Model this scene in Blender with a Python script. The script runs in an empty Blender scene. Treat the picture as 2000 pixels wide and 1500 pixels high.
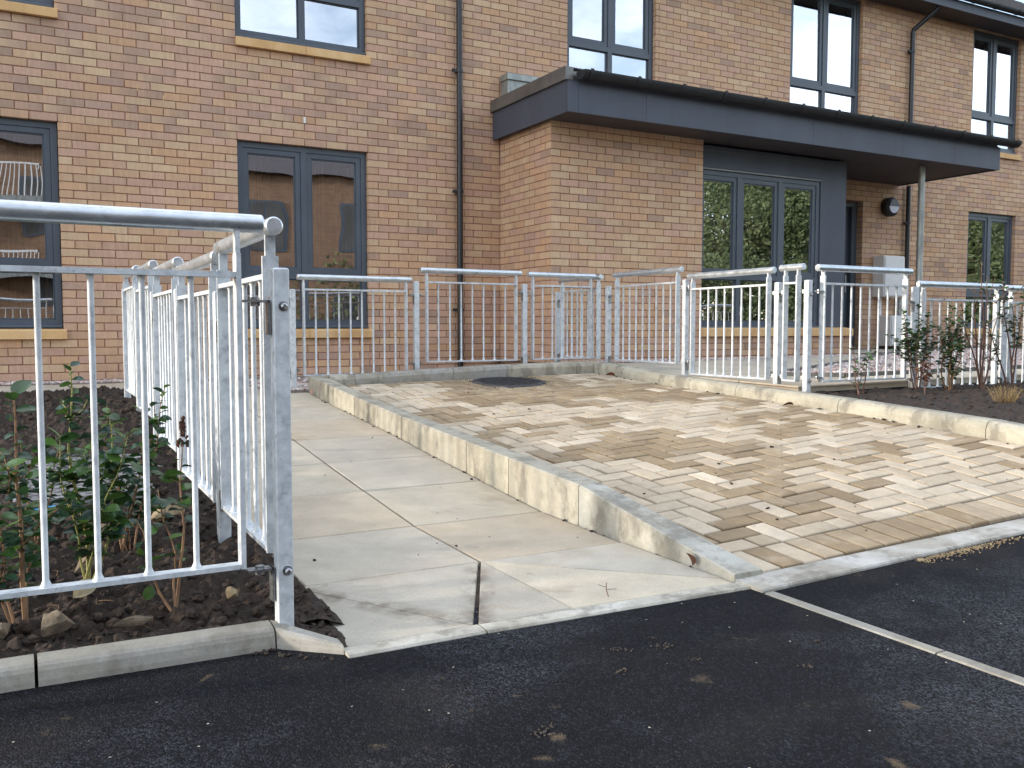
import bpy, math, random
import numpy as np
from mathutils import Vector, Matrix, noise as mnoise

random.seed(7)
rnd = random.random
uni = random.uniform
SC = bpy.context.scene
COL = SC.collection

# ------------------------------------------------------------------ camera
cam_d = bpy.data.cameras.new("camera")
cam = bpy.data.objects.new("camera", cam_d)
COL.objects.link(cam)
CAM = Vector((-0.4129, -9.1825, 0.8283))
cam.location = CAM
cam.rotation_euler = (math.radians(90 - 3.548), 0, math.radians(-28.911))
cam_d.sensor_width = 36.0
cam_d.lens = 31.77
cam_d.clip_start = 0.05
cam_d.clip_end = 500
SC.camera = cam

# ------------------------------------------------------------------ light
SUN_EL = math.radians(9.5)
SUN_DIR = Vector((-0.976, 0.217, 0)).normalized() * math.cos(SUN_EL) + Vector((0, 0, math.sin(SUN_EL)))
sun_d = bpy.data.lights.new("sun", 'SUN')
sun_d.energy = 2.0
sun_d.angle = math.radians(3.0)
sun_d.color = (1.0, 0.90, 0.77)
sun = bpy.data.objects.new("sun", sun_d)
COL.objects.link(sun)
sun.location = (-20, 5, 10)
sun.rotation_euler = (-SUN_DIR).to_track_quat('-Z', 'Y').to_euler()

W = bpy.data.worlds.new("World")
SC.world = W
W.use_nodes = True
wn = W.node_tree.nodes
wl = W.node_tree.links
for n in list(wn):
    wn.remove(n)
w_out = wn.new("ShaderNodeOutputWorld")
w_bg = wn.new("ShaderNodeBackground")
w_sky = wn.new("ShaderNodeTexSky")
w_sky.sky_type = 'NISHITA'
w_sky.sun_disc = False
w_sky.sun_elevation = SUN_EL
w_sky.sun_rotation = math.atan2(SUN_DIR.x, SUN_DIR.y)
w_sky.air_density = 1.0
w_sky.dust_density = 0.4
w_sky.ozone_density = 1.6
w_tc = wn.new("ShaderNodeTexCoord")
w_map = wn.new("ShaderNodeMapping")
w_map.inputs['Scale'].default_value = (1.0, 1.0, 2.6)
w_noise = wn.new("ShaderNodeTexNoise")
w_noise.inputs['Scale'].default_value = 2.3
w_noise.inputs['Detail'].default_value = 9
w_noise.inputs['Roughness'].default_value = 0.55
w_ramp = wn.new("ShaderNodeValToRGB")
w_ramp.color_ramp.elements[0].position = 0.43
w_ramp.color_ramp.elements[0].color = (0.08, 0.08, 0.08, 1)
w_ramp.color_ramp.elements[1].position = 0.66
w_ramp.color_ramp.elements[1].color = (0.6, 0.6, 0.6, 1)
w_mix = wn.new("ShaderNodeMixRGB")
w_mix.inputs['Color2'].default_value = (13.2, 13.8, 15.2, 1)
w_bg.inputs['Strength'].default_value = 0.14
wl.new(w_tc.outputs['Generated'], w_map.inputs['Vector'])
wl.new(w_map.outputs['Vector'], w_noise.inputs['Vector'])
wl.new(w_noise.outputs['Fac'], w_ramp.inputs['Fac'])
wl.new(w_ramp.outputs['Color'], w_mix.inputs['Fac'])
wl.new(w_sky.outputs['Color'], w_mix.inputs['Color1'])
wl.new(w_mix.outputs['Color'], w_bg.inputs['Color'])
wl.new(w_bg.outputs['Background'], w_out.inputs['Surface'])

SC.view_settings.view_transform = 'Standard'
SC.view_settings.look = 'None'
SC.view_settings.exposure = 1.28
SC.view_settings.gamma = 1.0
SC.view_settings.use_curve_mapping = False
SC.render.engine = 'CYCLES'
SC.cycles.max_bounces = 5
SC.cycles.diffuse_bounces = 3
SC.cycles.glossy_bounces = 3
SC.cycles.transparent_max_bounces = 8
SC.cycles.use_denoising = True

# ------------------------------------------------------------------ material helpers
def s2l(r, g, b):
    f = lambda c: (c / 255 / 12.92) if c / 255 <= 0.04045 else ((c / 255 + 0.055) / 1.055) ** 2.4
    return (f(r), f(g), f(b), 1)


class NT:
    """small helper round a material's node tree"""
    def __init__(self, name, rough=0.7, metal=0.0, color=(0.5, 0.5, 0.5, 1)):
        self.m = bpy.data.materials.new(name)
        self.m.use_nodes = True
        self.n = self.m.node_tree.nodes
        self.l = self.m.node_tree.links
        self.b = self.n["Principled BSDF"]
        self.b.inputs['Roughness'].default_value = rough
        self.b.inputs['Metallic'].default_value = metal
        self.b.inputs['Base Color'].default_value = color
        self.pos = self.n.new("ShaderNodeNewGeometry").outputs['Position']

    def noise(self, scale=5, detail=4, rough=0.55, stretch=None, vec=None, dist=0.0):
        v = vec or self.pos
        if stretch:
            mp = self.n.new("ShaderNodeMapping")
            mp.inputs['Scale'].default_value = stretch
            self.l.new(v, mp.inputs['Vector'])
            v = mp.outputs['Vector']
        t = self.n.new("ShaderNodeTexNoise")
        t.inputs['Scale'].default_value = scale
        t.inputs['Detail'].default_value = detail
        t.inputs['Roughness'].default_value = rough
        t.inputs['Distortion'].default_value = dist
        self.l.new(v, t.inputs['Vector'])
        return t.outputs['Fac']

    def voronoi(self, scale=50, feature='F1', out='Distance', rand=1.0):
        t = self.n.new("ShaderNodeTexVoronoi")
        t.feature = feature
        t.inputs['Scale'].default_value = scale
        t.inputs['Randomness'].default_value = rand
        self.l.new(self.pos, t.inputs['Vector'])
        return t.outputs[out]

    def ramp(self, fac, stops, interp='LINEAR'):
        r = self.n.new("ShaderNodeValToRGB")
        r.color_ramp.interpolation = interp
        e = r.color_ramp.elements
        while len(e) < len(stops):
            e.new(0.5)
        for i, (p, c) in enumerate(stops):
            e[i].position = p
            e[i].color = c if len(c) == 4 else (*c, 1)
        self.l.new(fac, r.inputs['Fac'])
        return r.outputs['Color']

    def val(self, fac, a, b, lo=0.0, hi=1.0):
        r = self.n.new("ShaderNodeMapRange")
        r.inputs['From Min'].default_value = a
        r.inputs['From Max'].default_value = b
        r.inputs['To Min'].default_value = lo
        r.inputs['To Max'].default_value = hi
        self.l.new(fac, r.inputs['Value'])
        return r.outputs['Result']

    def mix(self, fac, c1, c2, mode='MIX'):
        x = self.n.new("ShaderNodeMixRGB")
        x.blend_type = mode
        for k, v in (('Fac', fac), ('Color1', c1), ('Color2', c2)):
            if hasattr(v, 'is_output'):
                self.l.new(v, x.inputs[k])
            elif k == 'Fac':
                x.inputs[k].default_value = v
            else:
                x.inputs[k].default_value = v if len(v) == 4 else (*v, 1)
        return x.outputs['Color']

    def math(self, op, a, b=0.0):
        x = self.n.new("ShaderNodeMath")
        x.operation = op
        for i, v in enumerate((a, b)):
            if hasattr(v, 'is_output'):
                self.l.new(v, x.inputs[i])
            else:
                x.inputs[i].default_value = v
        return x.outputs[0]

    def attr(self, name, out='Color'):
        a = self.n.new("ShaderNodeAttribute")
        a.attribute_name = name
        return a.outputs[out]

    def color(self, c):
        self.l.new(c, self.b.inputs['Base Color'])
        return self

    def roughness(self, c):
        self.l.new(c, self.b.inputs['Roughness'])
        return self

    def bump(self, h, strength=0.3, dist=0.01):
        b = self.n.new("ShaderNodeBump")
        b.inputs['Strength'].default_value = strength
        b.inputs['Distance'].default_value = dist
        self.l.new(h, b.inputs['Height'])
        self.l.new(b.outputs['Normal'], self.b.inputs['Normal'])
        return self


M = {}


def make_materials():
    # bricks: colour painted per brick (two ends), wire-cut streaks and specks on top
    t = NT("brick_clay", 0.88)
    c = t.attr("col")
    streak = t.noise(34, 3, 0.6, (1, 1, 0.16))
    fine = t.noise(260, 2)
    big = t.noise(0.55, 3)
    k = t.mix(1.0, c, t.ramp(streak, [(0.25, (0.88, 0.87, 0.87)), (0.75, (1.10, 1.10, 1.09))]), 'MULTIPLY')
    k = t.mix(1.0, k, t.ramp(fine, [(0.3, (0.86, 0.86, 0.86)), (0.7, (1.10, 1.10, 1.10))]), 'MULTIPLY')
    k = t.mix(1.0, k, t.ramp(big, [(0.3, (0.92, 0.91, 0.92)), (0.7, (1.07, 1.06, 1.04))]), 'MULTIPLY')
    pit = t.voronoi(70)
    k = t.mix(t.val(pit, 0.05, 0.09, 0.55, 0.0), k, (0.11, 0.06, 0.045))
    t.color(k).bump(fine, 0.35, 0.002)
    M['brick'] = t.m

    t = NT("mortar_brown", 0.95)
    n = t.noise(40, 4)
    t.color(t.ramp(n, [(0.3, s2l(126, 88, 72)), (0.7, s2l(160, 120, 98))])).bump(t.noise(300, 2), 0.5, 0.003)
    M['mortar'] = t.m

    t = NT("cast_stone_buff", 0.85)
    n = t.noise(3.5, 6, 0.6, (1, 1, 0.4))
    f = t.noise(120, 2)
    k = t.ramp(n, [(0.3, s2l(190, 148, 100)), (0.5, s2l(212, 172, 120)), (0.72, s2l(222, 188, 142))])
    k = t.mix(1.0, k, t.ramp(f, [(0.3, (0.9, 0.9, 0.9)), (0.7, (1.06, 1.06, 1.06))]), 'MULTIPLY')
    t.color(k).bump(f, 0.25, 0.002)
    M['sill'] = t.m

    t = NT("grey_powder_coat", 0.42)
    n = t.noise(2.0, 4)
    t.color(t.ramp(n, [(0.3, s2l(70, 77, 86)), (0.7, s2l(80, 88, 97))])).bump(t.noise(500, 1), 0.08, 0.001)
    M['frame'] = t.m

    t = NT("grey_cladding_board", 0.55)
    n = t.noise(1.4, 5)
    k = t.ramp(n, [(0.3, s2l(66, 70, 81)), (0.7, s2l(75, 80, 92))])
    k = t.mix(1.0, k, t.ramp(t.noise(7, 4, 0.6, (1, 1, 0.12)), [(0.3, (0.90, 0.90, 0.90)), (0.7, (1.08, 1.08, 1.08))]), 'MULTIPLY')
    t.color(k).bump(t.noise(160, 3), 0.12, 0.001)
    M['fascia'] = t.m

    t = NT("soffit_board", 0.7)
    n = t.noise(1.7, 4)
    t.color(t.ramp(n, [(0.3, s2l(62, 58, 60)), (0.7, s2l(74, 68, 68))]))
    M['soffit'] = t.m

    t = NT("black_plastic", 0.32)
    n = t.noise(9, 4)
    t.color(t.ramp(n, [(0.35, (0.010, 0.010, 0.012)), (0.7, (0.020, 0.021, 0.024))]))
    t.roughness(t.val(n, 0.3, 0.7, 0.25, 0.5))
    M['black'] = t.m

    t = NT("gutter_plastic", 0.55)
    n = t.noise(9, 4)
    t.color(t.ramp(n, [(0.35, (0.012, 0.012, 0.014)), (0.7, (0.022, 0.022, 0.024))]))
    M['gutter'] = t.m

    t = NT("zinc_flashing", 0.45, 0.6)
    n = t.noise(6, 5)
    t.color(t.ramp(n, [(0.3, s2l(104, 102, 100)), (0.7, s2l(126, 124, 120))]))
    M['zinc'] = t.m

    # galvanised steel
    t = NT("galvanised_steel", 0.52, 0.12)
    n = t.noise(22, 6, 0.65)
    sp_ = t.n.new('ShaderNodeRGBToBW')
    t.l.new(t.voronoi(55, 'F1', 'Color'), sp_.inputs[0])
    sp = sp_.outputs[0]
    k = t.ramp(n, [(0.28, s2l(168, 174, 178)), (0.45, s2l(204, 209, 212)), (0.6, s2l(218, 222, 224)), (0.75, s2l(232, 235, 236))])
    k = t.mix(0.16, k, sp, 'MULTIPLY')
    spots = t.noise(48, 5, 0.7)
    k = t.mix(t.val(spots, 0.62, 0.70, 0.0, 0.6), k, s2l(112, 112, 106))
    t.color(k)
    t.roughness(t.val(n, 0.25, 0.75, 0.32, 0.58))
    t.bump(t.noise(130, 3), 0.10, 0.001)
    M['galv'] = t.m

    t = NT("galvanised_tube", 0.34, 0.75)
    n = t.noise(14, 6, 0.65, (1, 1, 2.0))
    k = t.ramp(n, [(0.25, s2l(176, 182, 186)), (0.55, s2l(208, 213, 216)), (0.8, s2l(226, 229, 230))])
    spots = t.noise(38, 5, 0.7)
    k = t.mix(t.val(spots, 0.60, 0.70, 0.0, 0.5), k, s2l(140, 144, 144))
    t.color(k)
    t.roughness(t.val(n, 0.25, 0.75, 0.24, 0.44))
    t.bump(t.noise(90, 3), 0.06, 0.001)
    M['tube'] = t.m

    t = NT("zinc_bolt", 0.35, 0.9, s2l(170, 172, 172))
    n = t.noise(60, 3)
    t.color(t.ramp(n, [(0.3, s2l(120, 122, 124)), (0.7, s2l(190, 192, 194))]))
    M['bolt'] = t.m

    # concrete flags
    t = NT("concrete_flag", 0.85)
    c = t.attr("col")
    n1 = t.noise(1.6, 7, 0.62)
    n2 = t.noise(7, 6, 0.65)
    n3 = t.noise(220, 2)
    k = t.mix(1.0, c, t.ramp(n1, [(0.3, (0.86, 0.86, 0.86)), (0.52, (1.0, 0.99, 0.98)), (0.72, (1.07, 1.06, 1.04))]), 'MULTIPLY')
    k = t.mix(1.0, k, t.ramp(n2, [(0.3, (0.87, 0.86, 0.85)), (0.7, (1.07, 1.07, 1.07))]), 'MULTIPLY')
    k = t.mix(t.val(t.noise(3.3, 5, 0.6, dist=0.6), 0.60, 0.70, 0, 0.35), k, s2l(150, 128, 102))
    k = t.mix(1.0, k, t.ramp(n3, [(0.3, (0.86, 0.86, 0.86)), (0.7, (1.08, 1.08, 1.08))]), 'MULTIPLY')
    k = t.mix(t.val(t.noise(9, 6, 0.7, dist=0.4), 0.64, 0.70, 0, 0.40), k, s2l(128, 112, 92))
    k = t.mix(t.val(t.noise(30, 4, 0.7), 0.70, 0.74, 0, 0.55), k, s2l(104, 92, 78))
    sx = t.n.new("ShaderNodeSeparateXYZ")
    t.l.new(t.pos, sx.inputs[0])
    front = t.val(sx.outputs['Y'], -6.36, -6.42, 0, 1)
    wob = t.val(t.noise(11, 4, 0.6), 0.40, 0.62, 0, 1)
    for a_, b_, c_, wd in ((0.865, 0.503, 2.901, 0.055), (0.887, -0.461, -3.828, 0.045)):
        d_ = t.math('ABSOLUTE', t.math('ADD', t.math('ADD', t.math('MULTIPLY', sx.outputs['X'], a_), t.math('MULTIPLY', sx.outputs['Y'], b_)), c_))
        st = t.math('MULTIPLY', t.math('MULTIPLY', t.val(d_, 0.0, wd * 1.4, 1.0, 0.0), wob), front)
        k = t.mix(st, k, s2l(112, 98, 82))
    grit = t.voronoi(420)
    t.color(k).bump(t.math('ADD', n3, t.math('MULTIPLY', grit, 0.7)), 0.5, 0.003)
    M['flag'] = t.m

    # kerb concrete
    t = NT("kerb_concrete", 0.88)
    c = t.attr("col")
    n1 = t.noise(2.6, 7, 0.66, dist=0.5)
    n2 = t.noise(26, 5, 0.7)
    n3 = t.noise(240, 2)
    st = t.noise(7, 6, 0.66, (1, 1, 0.6))
    k = t.mix(t.val(n1, 0.38, 0.62, 0.0, 0.75), c, s2l(148, 141, 124))
    k = t.mix(t.val(st, 0.50, 0.60, 0.0, 0.7), k, s2l(122, 116, 104))
    k = t.mix(t.val(t.noise(14, 6, 0.7), 0.60, 0.68, 0, 0.5), k, s2l(186, 180, 162))
    k = t.mix(1.0, k, t.ramp(n2, [(0.3, (0.86, 0.86, 0.86)), (0.7, (1.08, 1.08, 1.08))]), 'MULTIPLY')
    k = t.mix(1.0, k, t.ramp(n3, [(0.3, (0.9, 0.9, 0.9)), (0.7, (1.07, 1.07, 1.07))]), 'MULTIPLY')
    t.color(k).bump(n2, 0.35, 0.004)
    M['kerb'] = t.m

    # block pavers
    t = NT("block_paver", 0.9)
    c = t.attr("col")
    n2 = t.noise(18, 6, 0.7)
    n3 = t.noise(230, 3, 0.7)
    dust = t.noise(4.2, 6, 0.7, dist=0.8)
    k = t.mix(t.val(dust, 0.52, 0.68, 0.0, 0.5), c, s2l(198, 180, 153))
    k = t.mix(t.val(t.noise(2.6, 6, 0.7, dist=0.5), 0.56, 0.70, 0.0, 0.35), k, s2l(154, 133, 105))
    k = t.mix(1.0, k, t.ramp(n2, [(0.3, (0.86, 0.85, 0.84)), (0.7, (1.08, 1.08, 1.08))]), 'MULTIPLY')
    k = t.mix(1.0, k, t.ramp(n3, [(0.3, (0.82, 0.82, 0.82)), (0.7, (1.10, 1.10, 1.10))]), 'MULTIPLY')
    t.color(k).bump(t.math('ADD', n3, n2), 0.6, 0.004)
    M['paver'] = t.m

    t = NT("joint_sand", 0.95)
    t.color(t.ramp(t.noise(30, 4), [(0.35, s2l(44, 38, 32)), (0.7, s2l(92, 80, 66))])).bump(t.noise(200, 3), 0.6, 0.004)
    M['sand'] = t.m

    # asphalt
    t = NT("asphalt", 0.8)
    agg = t.voronoi(210, 'F1', 'Color')
    aggd = t.voronoi(210, 'F1', 'Distance')
    bw = t.n.new("ShaderNodeRGBToBW")
    t.l.new(agg, bw.inputs[0])
    k = t.ramp(bw.outputs[0], [(0.1, (0.003, 0.003, 0.004)), (0.62, (0.009, 0.009, 0.0115)), (1.0, (0.040, 0.041, 0.048))])
    worn = t.math('MULTIPLY', t.val(t.noise(1.1, 6, 0.65), 0.50, 0.68), t.val(bw.outputs[0], 0.35, 0.75))
    k = t.mix(t.math('MULTIPLY', worn, 0.6), k, s2l(98, 100, 108))
    dirt = t.math('MULTIPLY', t.val(t.noise(7.5, 5, 0.6, dist=0.3), 0.655, 0.73), 0.6)
    k = t.mix(dirt, k, s2l(120, 103, 82))
    dirt2 = t.math('MULTIPLY', t.val(t.noise(2.0, 5, 0.6), 0.50, 0.74), 0.12)
    k = t.mix(dirt2, k, s2l(104, 96, 88))
    sp = t.voronoi(30, 'F1', 'Color')
    spd = t.voronoi(30, 'F1', 'Distance')
    bw2 = t.n.new("ShaderNodeRGBToBW")
    t.l.new(sp, bw2.inputs[0])
    spk = t.math('MULTIPLY', t.val(bw2.outputs[0], 0.80, 0.82), t.val(spd, 0.10, 0.07, 0, 1))
    k = t.mix(spk, k, s2l(190, 182, 165))
    t.color(k)
    h = t.math('ADD', t.math('MULTIPLY', aggd, -1.0), t.math('MULTIPLY', bw.outputs[0], 1.4))
    t.bump(h, 1.0, 0.005)
    t.roughness(t.val(bw.outputs[0], 0, 1, 0.75, 0.95))
    t.b.inputs['Specular IOR Level'].default_value = 0.15
    M['asphalt'] = t.m

    t = NT("cast_iron", 0.7, 0.2)
    t.color(t.ramp(t.noise(40, 5, 0.7), [(0.3, s2l(48, 48, 50)), (0.55, s2l(74, 73, 74)), (0.75, s2l(112, 106, 98))])).bump(t.noise(200, 3), 0.4, 0.003)
    M['iron'] = t.m

    # soil
    t = NT("dark_soil", 0.95)
    n1 = t.noise(3, 5)
    n2 = t.noise(38, 6, 0.7)
    n3 = t.noise(150, 4, 0.7)
    k = t.ramp(n2, [(0.28, s2l(34, 27, 23)), (0.5, s2l(56, 45, 37)), (0.74, s2l(82, 67, 56))])
    k = t.mix(t.val(n1, 0.45, 0.72, 0, 0.35), k, s2l(66, 52, 42))
    k = t.mix(t.val(n3, 0.68, 0.74, 0, 0.5), k, s2l(116, 100, 84))
    t.color(k).bump(n3, 0.9, 0.01)
    M['soil'] = t.m

    t = NT("rubble_stone", 0.9)
    n = t.noise(18, 6, 0.65)
    k = t.ramp(n, [(0.3, s2l(66, 56, 46)), (0.5, s2l(116, 102, 84)), (0.72, s2l(150, 136, 114))])
    t.color(k).bump(t.noise(70, 5), 0.7, 0.006)
    M['stone'] = t.m

    t = NT("dried_mud", 0.95)
    t.color(t.ramp(t.noise(40, 5), [(0.3, s2l(62, 54, 47)), (0.7, s2l(92, 80, 69))])).bump(t.noise(90, 4), 0.6, 0.004)
    M['mud'] = t.m

    t = NT("sandstone_fragment", 0.9)
    n = t.noise(20, 6, 0.65)
    k = t.ramp(n, [(0.3, s2l(108, 90, 66)), (0.7, s2l(172, 152, 118))])
    t.color(k).bump(t.noise(90, 5), 0.6, 0.005)
    M['sandstone'] = t.m

    t = NT("pink_gravel", 0.85)
    c = t.attr("col")
    t.color(c).bump(t.noise(150, 3), 0.3, 0.003)
    M['gravel'] = t.m

    t = NT("gravel_bed", 0.95)
    t.color(t.ramp(t.noise(60, 4), [(0.3, s2l(96, 82, 74)), (0.7, s2l(160, 146, 138))])).bump(t.noise(90, 4), 0.9, 0.01)
    M['gravelbase'] = t.m

    t = NT("dark_edging", 0.9)
    t.color(t.ramp(t.noise(20, 5), [(0.3, s2l(84, 82, 80)), (0.7, s2l(120, 116, 110))]))
    M['edging'] = t.m

    # foliage
    def leaf(name, a, b, rough=0.32, tr=0.25):
        t = NT(name, rough)
        oi = t.n.new("ShaderNodeObjectInfo").outputs['Random']
        gi = t.n.new("ShaderNodeNewGeometry").outputs['Random Per Island']
        r = t.math('FRACT', t.math('ADD', oi, gi))
        k = t.mix(r, a, b)
        k = t.mix(1.0, k, t.ramp(t.noise(60, 3), [(0.3, (0.8, 0.8, 0.8)), (0.7, (1.15, 1.15, 1.1))]), 'MULTIPLY')
        t.color(k)
        t.b.inputs['Specular IOR Level'].default_value = 0.6
        tl = t.n.new("ShaderNodeBsdfTranslucent")
        t.l.new(k, tl.inputs['Color'])
        mx = t.n.new("ShaderNodeMixShader")
        mx.inputs[0].default_value = tr
        t.l.new(t.b.outputs[0], mx.inputs[1])
        t.l.new(tl.outputs[0], mx.inputs[2])
        t.l.new(mx.outputs[0], t.n["Material Output"].inputs['Surface'])
        return t.m
    M['leaf'] = leaf("glossy_leaf", s2l(34, 62, 34), s2l(82, 116, 54), 0.28)
    M['leafblue'] = leaf("blue_green_leaf", s2l(38, 62, 52), s2l(60, 88, 66), 0.26)
    M['leafdark'] = leaf("dark_leaf", s2l(34, 60, 38), s2l(72, 102, 58), 0.28)
    M['leafbrown'] = leaf("withered_leaf", s2l(104, 58, 40), s2l(150, 92, 66), 0.7)
    M['leafdead'] = leaf("dead_leaf", s2l(74, 46, 34), s2l(104, 66, 48), 0.8)
    M['leafpale'] = leaf("pale_dry_leaf", s2l(150, 140, 112), s2l(190, 180, 150), 0.8)
    M['leaftree'] = leaf("tree_leaf", s2l(84, 100, 66), s2l(130, 142, 98), 0.7, 0.35)
    M['drygrass'] = leaf("dry_grass", s2l(150, 124, 82), s2l(190, 166, 116), 0.8)

    t = NT("woody_stem", 0.8)
    t.color(t.ramp(t.noise(40, 4, 0.6, (1, 1, 0.2)), [(0.3, s2l(98, 72, 52)), (0.7, s2l(150, 116, 84))]))
    M['stem'] = t.m
    t = NT("green_stem", 0.6)
    t.color(t.ramp(t.noise(30, 4), [(0.3, s2l(110, 118, 58)), (0.7, s2l(160, 150, 86))]))
    M['stemgreen'] = t.m
    t = NT("red_twig", 0.7)
    t.color(t.ramp(t.noise(40, 4, 0.6, (1, 1, 0.2)), [(0.3, s2l(78, 52, 44)), (0.7, s2l(122, 88, 70))]))
    M['twig'] = t.m

    # glass: coated double glazing, part mirror part clear, with slightly wavy surface
    m = bpy.data.materials.new("window_glass")
    m.use_nodes = True
    nt = m.node_tree
    for n in list(nt.nodes):
        nt.nodes.remove(n)
    o = nt.nodes.new("ShaderNodeOutputMaterial")
    gl = nt.nodes.new("ShaderNodeBsdfGlossy")
    gl.inputs['Roughness'].default_value = 0.0
    gl.inputs['Color'].default_value = (0.93, 0.95, 1.0, 1)
    tr = nt.nodes.new("ShaderNodeBsdfTransparent")
    tr.inputs['Color'].default_value = (0.80, 0.84, 0.82, 1)
    fr = nt.nodes.new("ShaderNodeFresnel")
    fr.inputs['IOR'].default_value = 1.9
    mr = nt.nodes.new("ShaderNodeMapRange")
    mr.inputs['To Min'].default_value = 0.48
    mr.inputs['To Max'].default_value = 1.0
    mx = nt.nodes.new("ShaderNodeMixShader")
    ge = nt.nodes.new("ShaderNodeNewGeometry")
    no = nt.nodes.new("ShaderNodeTexNoise")
    no.inputs['Scale'].default_value = 1.6
    no.inputs['Detail'].default_value = 1
    bp = nt.nodes.new("ShaderNodeBump")
    bp.inputs['Strength'].default_value = 0.045
    bp.inputs['Distance'].default_value = 0.05
    L = nt.links.new
    L(ge.outputs['Position'], no.inputs['Vector'])
    L(no.outputs['Fac'], bp.inputs['Height'])
    L(bp.outputs['Normal'], gl.inputs['Normal'])
    L(fr.outputs[0], mr.inputs['Value'])
    L(mr.outputs[0], mx.inputs[0])
    L(tr.outputs[0], mx.inputs[1])
    L(gl.outputs[0], mx.inputs[2])
    L(mx.outputs[0], o.inputs['Surface'])
    M['glass'] = m

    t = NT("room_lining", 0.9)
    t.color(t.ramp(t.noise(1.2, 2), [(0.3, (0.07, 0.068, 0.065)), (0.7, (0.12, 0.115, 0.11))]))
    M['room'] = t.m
    t = NT("curtain_cloth", 0.9)
    t.color(t.ramp(t.noise(9, 3, 0.5, (6, 1, 0.05)), [(0.3, s2l(120, 92, 66)), (0.7, s2l(196, 164, 124))]))
    M['curtain'] = t.m
    t = NT("white_handle", 0.4)
    t.color(t.ramp(t.noise(5, 2), [(0, (0.7, 0.7, 0.68)), (1, (0.78, 0.78, 0.76))]))
    M['white'] = t.m
    t = NT("cabinet_plastic", 0.5)
    t.color(t.ramp(t.noise(3, 4), [(0.3, s2l(222, 219, 216)), (0.7, s2l(234, 232, 230))]))
    M['cabinet'] = t.m
    t = NT("lamp_diffuser", 0.35)
    t.color(t.ramp(t.noise(8, 3), [(0.3, s2l(200, 200, 214)), (0.7, s2l(222, 222, 234))]))
    M['diffuser'] = t.m
    t = NT("blue_litter", 0.4)
    t.color(t.ramp(t.noise(40, 3), [(0.3, s2l(52, 130, 190)), (0.7, s2l(100, 180, 222))]))
    M['blue'] = t.m
    t = NT("grey_cover", 0.8)
    t.color(t.ramp(t.noise(20, 4), [(0.3, s2l(112, 110, 110)), (0.7, s2l(150, 148, 146))]))
    M['cover'] = t.m
    t = NT("roof_tile", 0.7)
    t.color(t.ramp(t.noise(12, 4), [(0.3, s2l(64, 58, 58)), (0.7, s2l(92, 84, 82))])).bump(t.noise(90, 3), 0.3, 0.004)
    M['tile'] = t.m
    t = NT("steel_post", 0.5, 0.5)
    t.color(t.ramp(t.noise(14, 5, 0.6, (1, 1, 0.3)), [(0.3, s2l(128, 132, 130)), (0.7, s2l(170, 172, 166))]))
    M['column'] = t.m
    t = NT("orange_mark", 0.9)
    t.color(t.ramp(t.noise(60, 4), [(0.3, s2l(220, 130, 110)), (0.7, s2l(230, 170, 150))]))
    M['orange'] = t.m
    t = NT("bark", 0.9)
    t.color(t.ramp(t.noise(14, 5, 0.6, (1, 1, 0.2)), [(0.3, s2l(70, 58, 46)), (0.7, s2l(110, 96, 78))]))
    M['bark'] = t.m
    # far brick (seen only mirrored in the panes)
    t = NT("far_brick", 0.9)
    tc = t.n.new("ShaderNodeMapping")
    tc.inputs['Rotation'].default_value = (math.radians(90), 0, 0)
    t.l.new(t.pos, tc.inputs['Vector'])
    bt = t.n.new("ShaderNodeTexBrick")
    bt.inputs['Scale'].default_value = 4.44
    bt.inputs['Color1'].default_value = s2l(150, 122, 98)
    bt.inputs['Color2'].default_value = s2l(130, 104, 86)
    bt.inputs['Mortar'].default_value = s2l(128, 92, 72)
    bt.inputs['Row Height'].default_value = 0.333
    bt.inputs['Brick Width'].default_value = 1.0
    t.l.new(tc.outputs[0], bt.inputs['Vector'])
    t.color(bt.outputs['Color'])
    M['farbrick'] = t.m


make_materials()

# ------------------------------------------------------------------ mesh helpers
WLOC = {}


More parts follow.
